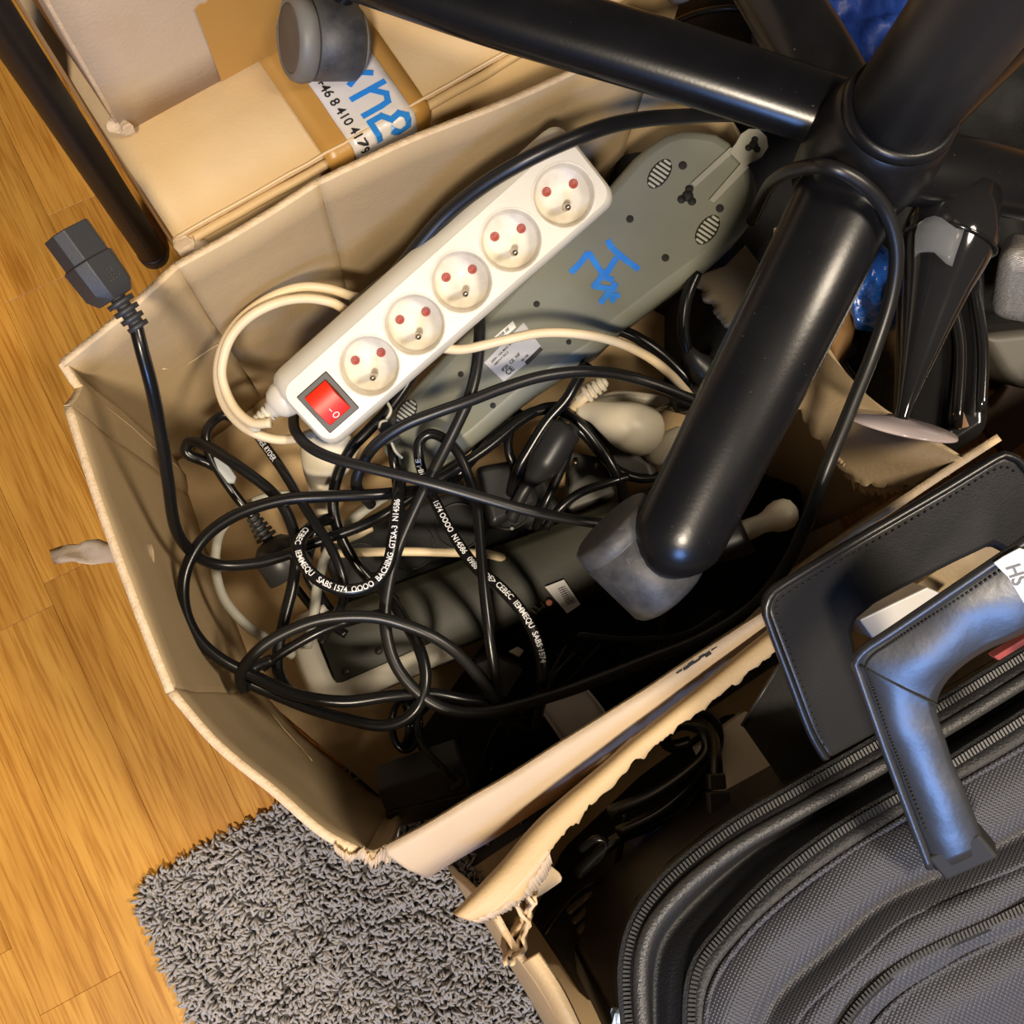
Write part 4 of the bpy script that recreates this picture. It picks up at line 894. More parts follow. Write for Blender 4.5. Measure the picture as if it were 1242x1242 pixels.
# central glossy loops
cord('power_cable', [(545, 588, .10), (570, 560, .108), (592, 535, .114), (628, 510, .118), (650, 499, .120), (675, 497, .12), (700, 511, .118), (722, 535, .114), (742, 565, .11), (754, 592, .10), (760, 625, .08)], .0042, 'cord_black', 'glossy black cord arching beside the lower edge of the grey strip')
cord('power_cable', [(712, 440, .150), (697, 468, .145), (686, 486, .140), (663, 512, .132), (641, 547, .122), (629, 569, .115), (620, 600, .10)], .0044, 'cord_black', 'black cord coming down from the grey strip into the middle of the tangle')
cord('power_cable', [(632, 500, .10), (620, 518, .104), (616, 542, .104), (625, 566, .098), (645, 580, .085)], .0038, 'cord_black', 'short black cord curve beside the orange gap in the tangle')
cpl = thing('cord_coupler', P(670, 545, .08), 'smooth black moulded plug in the middle of the tangle', 'plug', None)
path = spline(PP([(690, 516, .132), (680, 530, .132), (664, 556, .126), (645, 582, .118), (632, 602, .112), (620, 630, .10)]), 6); n = len(path)
b = MB(); b.tube(path, [(.010 if i < n*.08 else .0130 if i < n*.42 else .0130-.0078*min(1, (i-n*.42)/(n*.2)) if i < n*.62 else .0050) for i in range(n)], 14); b.build('plug_body', 'plug_black', cpl)
M('brass', (.34, .24, .07), .35, metal=.6)
b = MB(); b.tube(PP([(670, 519, .138), (680, 514, .141), (690, 513, .141)]), .0016, 6); b.build('brass_clip', 'brass', cpl)
for pts, lab, r in (([(694, 530, .122), (687, 554, .120), (676, 580, .116), (660, 614, .108), (650, 640, .09)], 'glossy black cord with faint print dropping beside the moulded plug', .0036),
                    ([(762, 578, .104), (742, 584, .106), (705, 597, .104), (680, 616, .10), (662, 640, .09)], 'glossy black cord curving towards the dark caster hood', .0036),
                    ([(690, 512, .116), (712, 530, .112), (735, 558, .106), (752, 572, .10), (775, 580, .095), (800, 578, .09)], 'black cord following the edge of the white mains plug', .0040),
                    ([(655, 640, .08), (690, 660, .082), (740, 668, .082), (790, 660, .08)], 'dark cord half hidden beneath the caster', .0036),
                    ([(772, 760, .09), (775, 730, .10), (772, 700, .11)], 'dark vertical cord below the caster hood', .0036),
                    ([(798, 800, .09), (803, 760, .10), (806, 730, .11), (805, 700, .11)], 'dark vertical cord right of the caster hood', .0036),
                    ([(700, 770, .09), (760, 776, .095), (830, 770, .10), (880, 740, .10)], 'dark cord lying low beneath the chair caster', .0038),
                    ([(585, 930, .06), (600, 890, .07), (625, 858, .08), (655, 838, .085), (690, 780, .08)], 'thin dark cord fanning out under the long front cord', .0026),
                    ([(597, 935, .06), (612, 893, .07), (640, 856, .08), (672, 820, .085), (700, 790, .08)], 'thin dark cord beside the fanned-out thin cord', .0026),
                    ([(620, 930, .05), (630, 893, .06), (655, 862, .07), (690, 825, .075), (730, 780, .07)], 'thin dark cord furthest right of the fanned-out cords', .0026),
                    ([(384, 640, .10), (372, 690, .085), (388, 722, .075), (400, 740, .065)], 'short black cord hidden behind the lettered hook cord', .0038),
                    ([(345, 690, .07), (365, 720, .07), (392, 752, .075), (420, 770, .08)], 'thin black cord lying on the box bottom below the round plug', .0032),
                    ([(475, 540, .12), (478, 560, .12), (482, 590, .11), (485, 620, .10)], 'short black cord end beside the arching cord', .0040),
                    ([(845, 330, .17), (833, 360, .165), (829, 395, .155), (833, 425, .145), (842, 450, .13)], 'black cord hanging between the grey strip and the chair leg', .0046),
                    ([(745, 398, .14), (770, 408, .14), (800, 428, .135), (828, 455, .13), (850, 480, .12)], 'dark cord running parallel below the cream cord', .0044),
                    ([(705, 140, .16), (718, 118, .175), (728, 100, .19), (742, 84, .20)], 'black cord in the far corner of the open box', .0050),
                    ([(820, 26, .12), (850, 15, .14), (885, 10, .15), (920, 14, .15)], 'thin black cable behind the chair arm', .0026)):
    cord('power_cable', pts, r, 'cord_black', lab)
# light-coloured cords
cord('thin_cable', [(352, 600, .09), (320, 604, .10), (292, 618, .105), (270, 640, .11), (262, 665, .115), (262, 695, .116), (272, 727, .115), (297, 757, .112), (325, 776, .105), (355, 795, .09)], .0036, 'cord_grey', 'pale grey cord curving down the inside of the left wall')
cord('thin_cable', [(470, 600, .085), (440, 620, .09), (412, 645, .088), (393, 680, .085), (385, 712, .085), (380, 748, .086), (372, 785, .08)], .0040, 'cord_grey', 'pale grey cord hanging straight down behind the lettered hook cord')
cord('thin_cable', [(400, 672, .10), (440, 670, .105), (490, 669, .106), (545, 670, .104), (590, 672, .095), (620, 680, .08)], .0034, 'cord_cream', 'straight cream cord crossing behind the lettered cords')
# white plug body below strip
wp = thing('mains_plug', P(390, 570, .06), 'large cream moulded plug under the switch end of the white strip', 'plug', 'cream mains plugs')
path = spline(PP([(402, 528, .128), (398, 548, .128), (392, 575, .122), (389, 600, .114), (391, 622, .104)]), 5); n = len(path)
b = MB(); b.tube(path, [(.018, .0215, .0225, .022, .021, .0205, .020, .019, .018, .0165, .015, .0135, .0118, .0102, .0088, .0078, .0070, .0064, .0060, .0056, .0052)[min(20, int(i*21/n))] for i in range(n)], 18, fy=.8, up=(0, 0, 1)); b.build('plug_body', 'plug_cream', wp)
b = MB(); b.tube(spline(PP([(391, 615, .107), (398, 640, .095), (410, 655, .09), (430, 650, .085), (450, 640, .08)]), 5), .0034, 8); b.build('cord', 'cord_cream', wp)
# white schuko near the chair arm
sp = thing('mains_plug', P(760, 510, .07), 'cream angled mains plug with ribbed strain relief beside the chair arm', 'plug', 'cream mains plugs')
path = spline(PP([(702, 498, .115), (722, 500, .120), (742, 508, .124), (758, 515, .124), (772, 520, .118), (784, 524, .108)]), 5); n = len(path)
b = MB(); b.tube(path, [.006+.0135*math.sin(min(1, i/(n*.72))*math.pi/2)**1.6 if i < n*.9 else .0195-.009*(i-n*.9)/(n*.1) for i in range(n)], 18); b.build('plug_body', 'plug_cream', sp)
f_ = Frame(P(700, 486, .122), P(735, 462, .128)-P(700, 486, .122), V((0, 0, 1))); pr = [(0, .0035), (.006, .0035)]
for k in range(4): x = .008+k*.0042; pr += [(x, .0072-k*.0003), (x+.0026, .0072-k*.0003), (x+.0028, .0046), (x+.0041, .0046)]
b = MB(); b.lathe(f_, pr+[(.027, .003)], 14); b.build('strain_relief', 'plug_cream', sp)
b = MB(); b.tube(spline(PP([(690, 502, .11), (704, 486, .122), (720, 476, .126)]), 5), .0038, 8); b.build('cord', 'cord_cream', sp)
b = MB(); b.tube(spline(PP([(716, 492, .113), (745, 482, .11), (780, 484, .105), (810, 490, .10), (840, 498, .09)]), 5), .005, 10); b.build('cord_tail', 'plug_cream', sp)
wq = thing('mains_plug', P(800, 548, .06), 'small cream plug peeping out beside the chair arm', 'plug', 'cream mains plugs')
b = MB(); b.lathe(Frame(P(800, 546, .10), V((.6, .2, .35)), V((0, 0, 1))), [(-.012, .004), (-.010, .008), (-.004, .0115), (.004, .012), (.02, .012), (.022, .01)], 20); b.build('plug_body', 'plug_cream', wq)
wk = thing('mains_plug', P(940, 625, .1), 'cream knob-ended plug sticking out to the right of the chair caster', 'plug', 'cream mains plugs')
b = MB(); f_ = Frame(P(908, 642, .165), P(950, 624, .172)-P(908, 642, .165), V((0, 0, 1))); b.lathe(f_, [(-.01, .0085), (0, .0075), (.010, .0068), (.014, .0078), (.018, .0100), (.024, .0115), (.030, .0105), (.034, .0075), (.036, .002)], 22); b.build('plug_body', 'plug_cream', wk)
b = MB(); f2_ = Frame(P(885, 652, .160), P(908, 642, .165)-P(885, 652, .160), V((0, 0, 1))); b.lathe(f2_, [(-.03, .012), (-.005, .015), (.008, .0165), (.012, .0155)], 20); b.build('socket_end', 'plug_black', wk)
# metal plug pin and black plugs
pn = thing('mains_plug', P(825, 487, .09), 'small black plug with one bright metal pin beside the chair arm', 'plug')
f_ = Frame(P(822, 487, .125), P(795, 498, .122)-P(822, 487, .125), V((0, 0, 1)))
b = MB(); b.lathe(f_, [(-.02, .006), (-.004, .009), (.004, .008), (.005, .005)], 16); b.build('plug_body', 'plug_black', pn)
b = MB(); b.lathe(f_, [(.004, .0016), (.019, .0016), (.020, .0008)], 10); b.build('pin', 'pin_metal', pn)
bp_ = thing('mains_plug', P(850, 455, .09), 'black plug hanging from the cord between grey strip and chair leg', 'plug')
f_ = Frame(P(838, 432, .142), P(866, 470, .12)-P(838, 432, .142), V((0, 0, 1)))
b = MB(); b.lathe(f_, [(-.006, .005), (.004, .0075), (.008, .010), (.014, .0125), (.030, .0135), (.032, .012)], 18); b.build('plug_body', 'plug_black', bp_)
# grey and white bits under the olive strip
gb, plg, nrg = rbox('power_adapter', [(577, 806), (601, 797), (636, 812), (615, 848)], [.085, .085, .08, .075], .03, 'grey_box', 'small grey box-shaped adapter below the olive strip', 'adapter', .002)
wb_, plw, nrw = rbox('cable_end', [(617, 790), (628, 784), (636, 789), (630, 797)], .092, .006, 'plug_cream', 'small cream connector end by the lettered cord', 'connector', .001)
# C-shaped white bracket by the front wall
br = thing('cable_clip', P(690, 870, .03), 'off-white C-shaped plastic bracket lying against the front wall', 'bracket')
ba, bb_ = P(655, 860, .098), P(712, 838, .104); bx_ = (bb_-ba)
rows = []
for k in range(14):
    t = k/13; ang = math.radians(-25+150*t)
    off = (P(690, 880, .09)-P(668, 848, .09)).normalized()
    c = V((0, 0, 0)); r_ = .024
    d = -off*math.cos(ang)*r_ + V((0, 0, 1))*math.sin(ang)*r_
    rows.append([ba+off*.020+d+bx_*(s_/4)+V((0, 0, -.012)) for s_ in range(5)])
b = MB(); b.grid(rows); b.build('shell', 'white_card', br, solid=.003)
b = MB(); b.tube([r_[4]+V((0, 0, .001)) for r_ in rows], .0012, 6); b.tube([r_[0]+V((0, 0, .001)) for r_ in rows], .0014, 6); b.build('edge_lip', 'white_card', br)
# grey translucent plug pieces inside the centre of the tangle
cl = thing('socket_adapter', P(700, 570, .03), 'grey plastic socket adapter glimpsed between the glossy black cords', 'adapter')
pls = PP([(690, 545, .075), (735, 555, .075), (748, 600, .07), (690, 620, .07)])
b = MB(); b.prism(pls, V((0, 0, -.03))); b.build('casing', 'grey_box', cl, bevel=.004, bseg=3)
for x, y in ((697, 563), (723, 566)):
    b = MB(); b.lathe(Frame(P(x, y, .075), V((0, 0, 1)), V((1, 0, 0))), [(0, .0022), (.006, .0018), (.0068, .0004)], 12); b.build('pin', 'pin_metal', cl)
dk = rbox('power_adapter', [(700, 505, ), (790, 560), (800, 585), (742, 578)], [.10, .10, .095, .09], .05, 'grey_box', 'dark grey adapter behind the cream angled plug', 'adapter', .006)
# cable ties by the strip
ct = thing('cable_tie', P(470, 530, .10), 'twisted black cable tie beside the ribbed foot of the grey strip', 'cable tie')
b = MB(); f_ = Frame(P(466, 515, .152), P(480, 545, .15)-P(466, 515, .152), V((0, 0, 1))); b.box(f_, -.004, .005, -.005, .005, -.004, .003); b.box(f_, .008, .014, -.006, .006, -.005, .002); b.build('head', 'plug_black', ct, bevel=.0008)
b = MB(); b.tube(spline(PP([(468, 510, .155), (474, 498, .158), (470, 488, .156)]), 4), .0012, 6); b.tube(spline(PP([(474, 535, .15), (480, 548, .152), (488, 556, .152)]), 4), .0011, 6); b.tube(spline(PP([(460, 520, .155), (462, 512, .157), (470, 510, .158)]), 4), .0010, 6); b.build('strap', 'cord_grey', ct)

def heap(name, poly, z, amp, sc, mat, label, cat, seed):
    pts = resample([P(x, y, z) for x, y in poly]+[P(*poly[0], z)], 60)[:-1]; c = sum(pts, V((0, 0, 0)))/len(pts); rows = []
    for i in range(15):
        t = i/14; row = []
        for p in pts+[pts[0]]:
            q = c.lerp(p, 1-t*.985); e = min(1, t*4); h = noise.noise(V((q.x*sc+seed, q.y*sc, seed)))+.5*noise.noise(V((q.x*sc*2.3, q.y*sc*2.3+seed, 3)))
            row.append(V((q.x, q.y, .009+(max(.004, z-.009+h*amp))*math.sin(e*math.pi/2))))
        rows.append(row)
    t_ = thing(name, V((c.x, c.y, .008)), label, cat); b = MB(); b.grid(rows); b.build('fabric', mat, t_, solid=.0015); return t_
heap('dark_fill', [(650, 1130), (690, 1040), (790, 945), (905, 862), (985, 930), (880, 1040), (800, 1110), (775, 1230), (720, 1235)], .055, .014, 26, 'black_cloth', 'crumpled black cloth added at the bottom of the second box to darken it', 'cloth', 21)  # added cloth that fills the second box with darkness
heap('black_cloth', [(735, 225), (728, 120), (790, 62), (900, 110), (960, 190), (930, 250), (850, 330), (790, 300)], .11, .016, 26, 'black_cloth', 'black cloth added in the far corner beyond the grey strip for shade and dark plastic', 'cloth', 12)  # added black sheet: the chair arm's shade on the wall, plus dark plastic
heap('cloth_pouch', [(500, 900), (600, 760), (760, 690), (900, 560), (1010, 560), (980, 680), (900, 760), (760, 860), (640, 940), (540, 985)], .055, .016, 26, 'black_cloth', 'crumpled black cloth pouch at the bottom of the open box, front side', 'pouch', 7)
# ================================================================== OFFICE CHAIR BASE
HUB = P(1095, 130, .375); hub = V((HUB.x, HUB.y, .335))
ch = thing('office_chair', V((hub.x, hub.y, .22)), 'black five-armed office chair base with casters standing over the boxes', 'chair')
def arm(pts, w0, w1, seg=22, drop=True):
    path = spline(pts, 10); n = len(path); R = []
    for i in range(n):
        t = i/(n-1); r = w0+(w1-w0)*t; R.append(r)
    # dome at the end
    T = (path[-1]-path[-4]).normalized(); e = path[-1]; up = V((0, 0, 1)); r = R[-1]
    for k in range(1, 8):
        a = k/7*math.pi/2*.98; path.append(e+T*r*math.sin(a)*.95-up*r*.28*(1-math.cos(a))); R.append(max(.0008, r*math.cos(a)))
    b = MB(); b.tube(path, R, seg, up=(0, 0, 1), fy=.72); return b.build('arm', 'steel_black', ch)
e1 = P(826, 645, .268); a1 = arm([V((hub.x, hub.y, .328)), hub.lerp(e1, .35)+V((0, 0, .004)), hub.lerp(e1, .7)+V((0, 0, .003)), e1], .0300, .0275)
e2 = P(415, -55, .315); arm([V((hub.x+.008, hub.y+.016, .330)), hub.lerp(e2, .35)+V((.003, .009, 0)), hub.lerp(e2, .7)+V((0, .002, 0)), e2], .0225, .0250)
e3 = P(868, -120, .275); arm([V((hub.x, hub.y, .322)), hub.lerp(e3, .4), e3], .0270, .024)
e4 = P(1380, 262, .240); arm([V((hub.x, hub.y, .322)), hub.lerp(e4, .4), e4], .0260, .020)
e5 = P(1330, -60, .245); arm([V((hub.x, hub.y, .320)), hub.lerp(e5, .4), e5], .0260, .022)
b = MB(); b.lathe(Frame(V((hub.x, hub.y, 0)), V((0, 0, 1)), V((1, 0, 0))), [(.296, .028), (.300, .036), (.335, .0385), (.352, .037), (.362, .0345), (.370, .0330), (.372, .030)], 40); b.build('hub', 'steel_hub', ch)
b = MB(); b.lathe(Frame(V((hub.x, hub.y, 0)), V((0, 0, 1)), V((1, 0, 0))), [(.366, .0285), (.45, .0285), (.62, .0285), (.80, .0285)], 40); b.build('gas_lift', 'column', ch)
b = MB(); b.lathe(Frame(V((hub.x, hub.y, 0)), V((0, 0, 1)), V((1, 0, 0))), [(.368, .0325), (.374, .0322), (.377, .0305), (.377, .0288)], 40); b.build('collar_ring', 'steel_hub', ch)
def caster(c, axis, w, r, stem_top, hood_mat='caster_hood'):
    # c: wheel centre, axis: from hood towards the outer (visible) wheel face
    t = thing  # parts hang directly under the chair
    f_ = Frame(c, axis, V((0, 0, 1)))
    b = MB(); b.lathe(f_, [(-w, r*.86), (-w+.002, r*.94), (w*.45, r*.96), (w*.47, r*.92)], 36); hd = b.build('caster_hood', hood_mat, ch)
    b = MB(); b.lathe(f_, [(w*.48, r*.90), (w*.55, r*1.0), (w*.80, r*1.02), (w*1.0, r*.97), (w*1.10, r*.88), (w*1.11, r*.80), (w*1.06, r*.78)], 36); wh = b.build('caster_wheel', 'caster_ring', ch)
    b = MB(); b.lathe(f_, [(w*1.0, r*.775), (w*1.085, r*.77), (w*1.10, r*.70), (w*1.10, .0001)], 32); b.build('wheel_cap', 'caster_face', wh)
    b = MB(); b.lathe(f_, [(-w*1.20, r*.62), (-w*1.16, r*.74), (-w*1.05, r*.80), (-w*1.02, r*.75)], 36); b.build('caster_wheel', 'caster_ring', ch)
    b = MB(); b.tube([c+V((0, 0, r*.3)), V((stem_top.x, stem_top.y, c.z+r*.7)), stem_top], .0055, 12); b.build('caster_stem', 'steel_hub', ch)
    return hd
c2_ = P(392, 48, LBZ+.0275); ax2 = (P(330, 40, LBZ+.03)-P(450, 60, LBZ+.03)); ax2 = V((ax2.x, ax2.y, 0)).normalized(); ax2 = V((-.86, -.26, .36))
caster(c2_, ax2, .0215, .0265, V((e2.x, e2.y, .305)))
c1_ = P(778, 676, .232); ax1 = (P(700, 630, .235)-P(775, 700, .235)); ax1.z = .012
def caster1(c, axis, r, w):
    f_ = Frame(c, axis, V((0, 0, 1)))
    b = MB(); b.lathe(f_, [(-w, r*.80), (-w+.002, r*.90), (-w+.005, r*.96), (w*.55, r), (w*.58, r*.965), (w*.62, r*.965), (w*.66, r*.99), (w*.95, r*.93), (w, r*.85), (w, .0001)], 40); hd = b.build('caster_hood', 'caster_hood', ch)
    b = MB(); b.tube([c+V((0, 0, .01)), e1+V((0, 0, -.008))], .006, 12); b.build('caster_stem', 'steel_hub', ch)
    # hood collar wrapping the arm end
    rows = []
caster1(c1_, ax1, .031, .030)

for e_ in (e3, e4, e5):
    d_ = V((e_.x-hub.x, e_.y-hub.y, 0)).normalized(); caster(V((e_.x, e_.y, e_.z-.052)), V((-d_.y, d_.x, 0)), .0215, .0265, V((e_.x, e_.y, e_.z-.010)))
# ================================================================== LAPTOP BAG
bag = thing('laptop_bag', P(1050, 1080, .05), 'black nylon laptop bag with leather handles, zippers and a white paper tag', 'bag')
bag['_base'] = tuple(bag.location)
XR = {
 0: ([(752, 1290), (746, 1160), (782, 1076), (866, 1002), (956, 948), (1056, 890), (1148, 834), (1290, 752)], .235),
 1: ([(766, 1290), (760, 1160), (796, 1082), (876, 1012), (966, 958), (1066, 900), (1158, 845), (1290, 765)], .300),
 2: ([(781, 1290), (778, 1160), (812, 1094), (888, 1030), (975, 980), (1075, 925), (1165, 872), (1290, 795)], .304),
 25: ([(795, 1290), (797, 1165), (835, 1102), (905, 1042), (985, 992), (1082, 937), (1172, 884), (1290, 810)], .296),
 3: ([(818, 1290), (824, 1175), (866, 1112), (926, 1054), (1000, 1002), (1090, 948), (1180, 893), (1290, 826)], .308),
 4: ([(836, 1290), (842, 1184), (882, 1124), (942, 1064), (1014, 1010), (1102, 958), (1190, 903), (1290, 840)], .316),
 5: ([(852, 1290), (862, 1200), (902, 1138), (962, 1082), (1034, 1030), (1112, 982), (1196, 932), (1290, 876)], .318),
 6: ([(884, 1290), (898, 1218), (944, 1158), (1000, 1112), (1066, 1066), (1136, 1028), (1204, 990), (1290, 945)], .324),
 65: ([(915, 1290), (932, 1230), (975, 1180), (1022, 1138), (1080, 1096), (1146, 1060), (1208, 1030), (1290, 985)], .318),
 7: ([(950, 1290), (968, 1240), (1005, 1196), (1048, 1154), (1096, 1118), (1156, 1090), (1212, 1062), (1290, 1022)], .330),
 8: ([(1006, 1290), (1016, 1250), (1046, 1208), (1090, 1170), (1140, 1144), (1190, 1122), (1232, 1102), (1290, 1072)], .330),
 9: ([(1036, 1290), (1046, 1262), (1074, 1226), (1112, 1194), (1160, 1166), (1202, 1144), (1238, 1124), (1290, 1094)], .324),
 10: ([(1090, 1300), (1100, 1285), (1125, 1258), (1155, 1230), (1195, 1205), (1228, 1185), (1258, 1165), (1300, 1135)], .330),
 11: ([(1180, 1340), (1190, 1330), (1215, 1310), (1240, 1290), (1270, 1265), (1295, 1245), (1320, 1220), (1350, 1190)], .300)}
NCOL = 120
ROW = {k: resample(spline(PP([(x, y, z) for x, y in pts]+[(pts[-1][0]+84, pts[-1][1]-50, z), (pts[-1][0]+168, pts[-1][1]-100, z-.004), (pts[-1][0]+250, pts[-1][1]-148, z-.02)]), 8), NCOL) for k, (pts, z) in XR.items()}
def bagpart(name, keys, mat, sub=4, amp=.0012, sc=22, seed=0, th=.002):
    rows = []
    for a, c in zip(keys, keys[1:]):
        for k in range(sub):
            t = k/sub; rows.append([ROW[a][j].lerp(ROW[c][j], t)+V((0, 0, .0022*math.sin(t*math.pi))) for j in range(NCOL)])
    rows.append(ROW[keys[-1]])
    rows = [[wob(p, amp, sc, seed) for p in r] for r in rows]
    b = MB(); b.grid(rows); return b.build(name, mat, bag, solid=th)
bagpart('back_panel', [0, 1, 2], 'nylon_smooth', amp=.0006, seed=71); bagpart('gusset', [2, 25, 3, 4, 5], 'nylon_smooth', amp=.001, seed=72)
bagpart('front_panel', [5, 6, 65, 7], 'nylon', amp=.0035, seed=73, sub=6); bagpart('front_pocket', [7, 8], 'nylon', amp=.0016, seed=74); bagpart('pocket_panel', [8, 9, 10, 11], 'nylon', amp=.003, seed=75, sub=6)
# body below
lowr = [V((p.x, p.y, .03)) for p in ROW[0][::6]]; lowr2 = [V((p.x, p.y, .03)) for p in ROW[11][::6]]
b = MB(); b.grid([[V((p.x, p.y, p.z-.002)) for p in ROW[0][::6]], lowr, lowr2, [V((p.x, p.y, p.z-.004)) for p in ROW[11][::6]]]); b.build('lower_body', 'nylon_smooth', bag)
for e_ in (0, -1):
    top_ = [ROW[k][e_] for k in (0, 1, 2, 25, 3, 4, 5, 6, 65, 7, 8, 9, 10, 11)]
    b = MB(); b.grid([top_, [p.lerp(V((p.x, p.y, .03)), .5) for p in top_], [V((p.x, p.y, .03)) for p in top_]]); b.build('end_panel', 'nylon_smooth', bag, solid=.002)
def zipper(key, w_=.0042, zoff=.0012, tooth=.0019, mat='zip_tooth', bag_=bag):
    p = resample(ROW[key], 260); b = MB(); rows = [[], []]; b2 = MB()
    for i, q in enumerate(p):
        t = (p[min(i+1, 259)]-p[max(i-1, 0)]).normalized(); s_ = V((0, 0, 1)).cross(t).normalized()
        rows[0].append(q-s_*w_+V((0, 0, zoff*.3))); rows[1].append(q+s_*w_+V((0, 0, zoff)))
    b.grid(rows); zp = b.build('zipper', 'zip_tape', bag_, solid=.0008)
    L0 = sum((c-a).length for a, c in zip(p, p[1:])); nt = int(L0/.0021); pr_ = resample(p, nt)
    for i, q in enumerate(pr_):
        t = (pr_[min(i+1, nt-1)]-pr_[max(i-1, 0)]).normalized(); f_ = Frame(q+V((0, 0, zoff+.0004)), t, V((0, 0, 1)))
        b2.box(f_, -.00062, .00062, -tooth, tooth, 0, .0012)
    o = b2.build('teeth', mat, zp); o['kind'] = 'stuff'
zipper(1); zipper(4); zipper(8); 
b = MB(); b.tube([p+V((0, 0, .0010)) for p in resample(ROW[2], 120)], .0040, 10); b.build('piping', 'piping', bag)
b = MB(); b.tube([p+V((0, 0, .0006)) for p in resample(ROW[9], 120)], .0014, 6); b.build('piping', 'nylon', bag)
b = MB(); b.tube([p+V((0, 0, .0010)) for p in resample(ROW[5], 120)], .0016, 6); b.build('piping', 'nylon', bag)
# handles: leather plates (outline px, plane through three points)
def plate(name, out_px, pl, th, mat, par, bevel=.002, crown=0):
    pts = [pl.at(x, y) for x, y in out_px]; b = MB(); b.prism(pts, pl.n*-th); return b.build(name, mat, par, bevel=bevel, bseg=3), pts
def edge_run(px, pl, off): return resample(spline([pl.at(x, y, off) for x, y in px], 6), 60)
plH1 = Plane(P(1040, 800, .385), P(1242, 700, .432), P(1160, 1030, .352))
o1 = [(1040, 812), (1035, 805), (1037, 796), (1046, 786), (1060, 777), (1075, 769), (1150, 719), (1242, 656), (1300, 616), (1300, 738), (1242, 768), (1190, 794), (1160, 816), (1144, 838), (1138, 860), (1141, 882), (1152, 915), (1170, 962), (1190, 1014), (1196, 1030), (1134, 1058), (1118, 1020), (1096, 962), (1068, 890)]
hout = [(1134, 1058), (1096, 962), (1068, 890), (1042, 816), (1036, 800), (1046, 786), (1075, 769), (1150, 719), (1242, 656), (1300, 616), (1336, 592), (1354, 592), (1366, 606), (1392, 672), (1422, 752), (1452, 832)]
hinn = [(1196, 1030), (1170, 962), (1152, 915), (1141, 882), (1138, 860), (1144, 838), (1160, 816), (1190, 794), (1242, 768), (1280, 742), (1296, 738), (1306, 746), (1312, 764), (1330, 808), (1356, 858), (1390, 862)]
hdz = [0]*11+[-.002, -.006, -.022, -.045, -.072]
po, pi_ = [spline([plH1.at(x, y)+V((0, 0, hdz[k_])) for k_, (x, y) in enumerate(q)], 8) for q in (hout, hinn)]
b = MB(); b.grid([[wob(a.lerp(c, k/10)+plH1.n*(.0026*(1-(2*k/10-1)**2)-.001), .0012, 40, 5) for a, c in zip(po, pi_)] for k in range(11)])
h1 = b.build('handle', 'leather_gloss', bag, solid=.007)
b = MB(); rn = edge_run([(1128, 1052), (1096, 968), (1068, 892), (1041, 815), (1038, 802), (1050, 787), (1076, 770), (1150, 720), (1242, 658), (1300, 619), (1336, 593)], plH1, -.001); b.tube(rn, .0024, 8); b.build('edge_piping', 'leather_gloss', h1)
b = MB(); b.tube([plH1.at(1042, 806, .0004), plH1.at(1066, 819, .0014), plH1.at(1090, 832, .0022), plH1.at(1114, 844, .0014), plH1.at(1138, 856, .0004)], .0005, 5); b.build('mitre_seam', 'hole_dark', h1)
def stitches(px, pl, par, n=40, mat='thread', w_=.0006):
    b = MB(); p = resample(spline([pl.at(x, y, .0003) for x, y in px], 6), n*2)
    for i in range(0, n*2-1, 2): b.tube([p[i], p[i].lerp(p[i+1], .62)], w_, 5)
    o = b.build('stitching', mat, par); o['kind'] = 'stuff'
b = MB()
for i in range(4, len(po)-2, 1):
    for f_ in (0.0, .5):
        a = po[i].lerp(po[i+1], f_); c = pi_[i].lerp(pi_[i+1], f_); q = a.lerp(c, .14)+plH1.n*(.0026*(1-(2*.14-1)**2)-.0006); q2 = po[i].lerp(po[i+1], f_+.3).lerp(pi_[i].lerp(pi_[i+1], f_+.3), .14)+plH1.n*(.0026*(1-(2*.14-1)**2)-.0006)
        b.tube([q, q2], .0006, 5)
o = b.build('stitching', 'hole_dark', h1); o['kind'] = 'stuff'
M('loop_black', (.012, .012, .012), .7); b = MB(); f_ = Frame(plH1.at(1164, 1036, 0), plH1.at(1196, 1022)-plH1.at(1134, 1050), plH1.n); b.box(f_, -.0145, .0145, -.010, .006, -.011, .001); b.build('handle_anchor', 'loop_black', bag, bevel=.002)
plH2 = Plane(P(935, 735, .335), P(1220, 560, .345), P(1000, 910, .30))
o2 = [(1012, 934), (985, 892), (962, 830), (932, 752), (928, 738), (931, 724), (943, 712), (1040, 654), (1140, 596), (1205, 556), (1218, 551), (1234, 556), (1246, 570), (1278, 645), (1332, 775), (1276, 805), (1238, 700), (1226, 674), (1205, 663), (1160, 684), (1100, 714), (1064, 734), (1042, 752), (1036, 766), (1040, 790), (1060, 850), (1090, 920)]
h2_, _ = plate('handle', o2, plH2, .009, 'leather', bag, .004)
b = MB(); rn = edge_run([(1008, 930), (984, 890), (960, 828), (931, 750), (929, 737), (934, 723), (946, 712), (1040, 655), (1140, 597), (1208, 556), (1220, 553), (1234, 558), (1246, 572)], plH2, -.001); b.tube(rn, .0024, 8); b.build('edge_piping', 'leather', h2_)
stitches([(1000, 905), (972, 830), (944, 752), (942, 738), (950, 724), (1044, 666), (1144, 608), (1210, 568), (1232, 572)], plH2, h2_, 60, 'hole_dark', .0006)
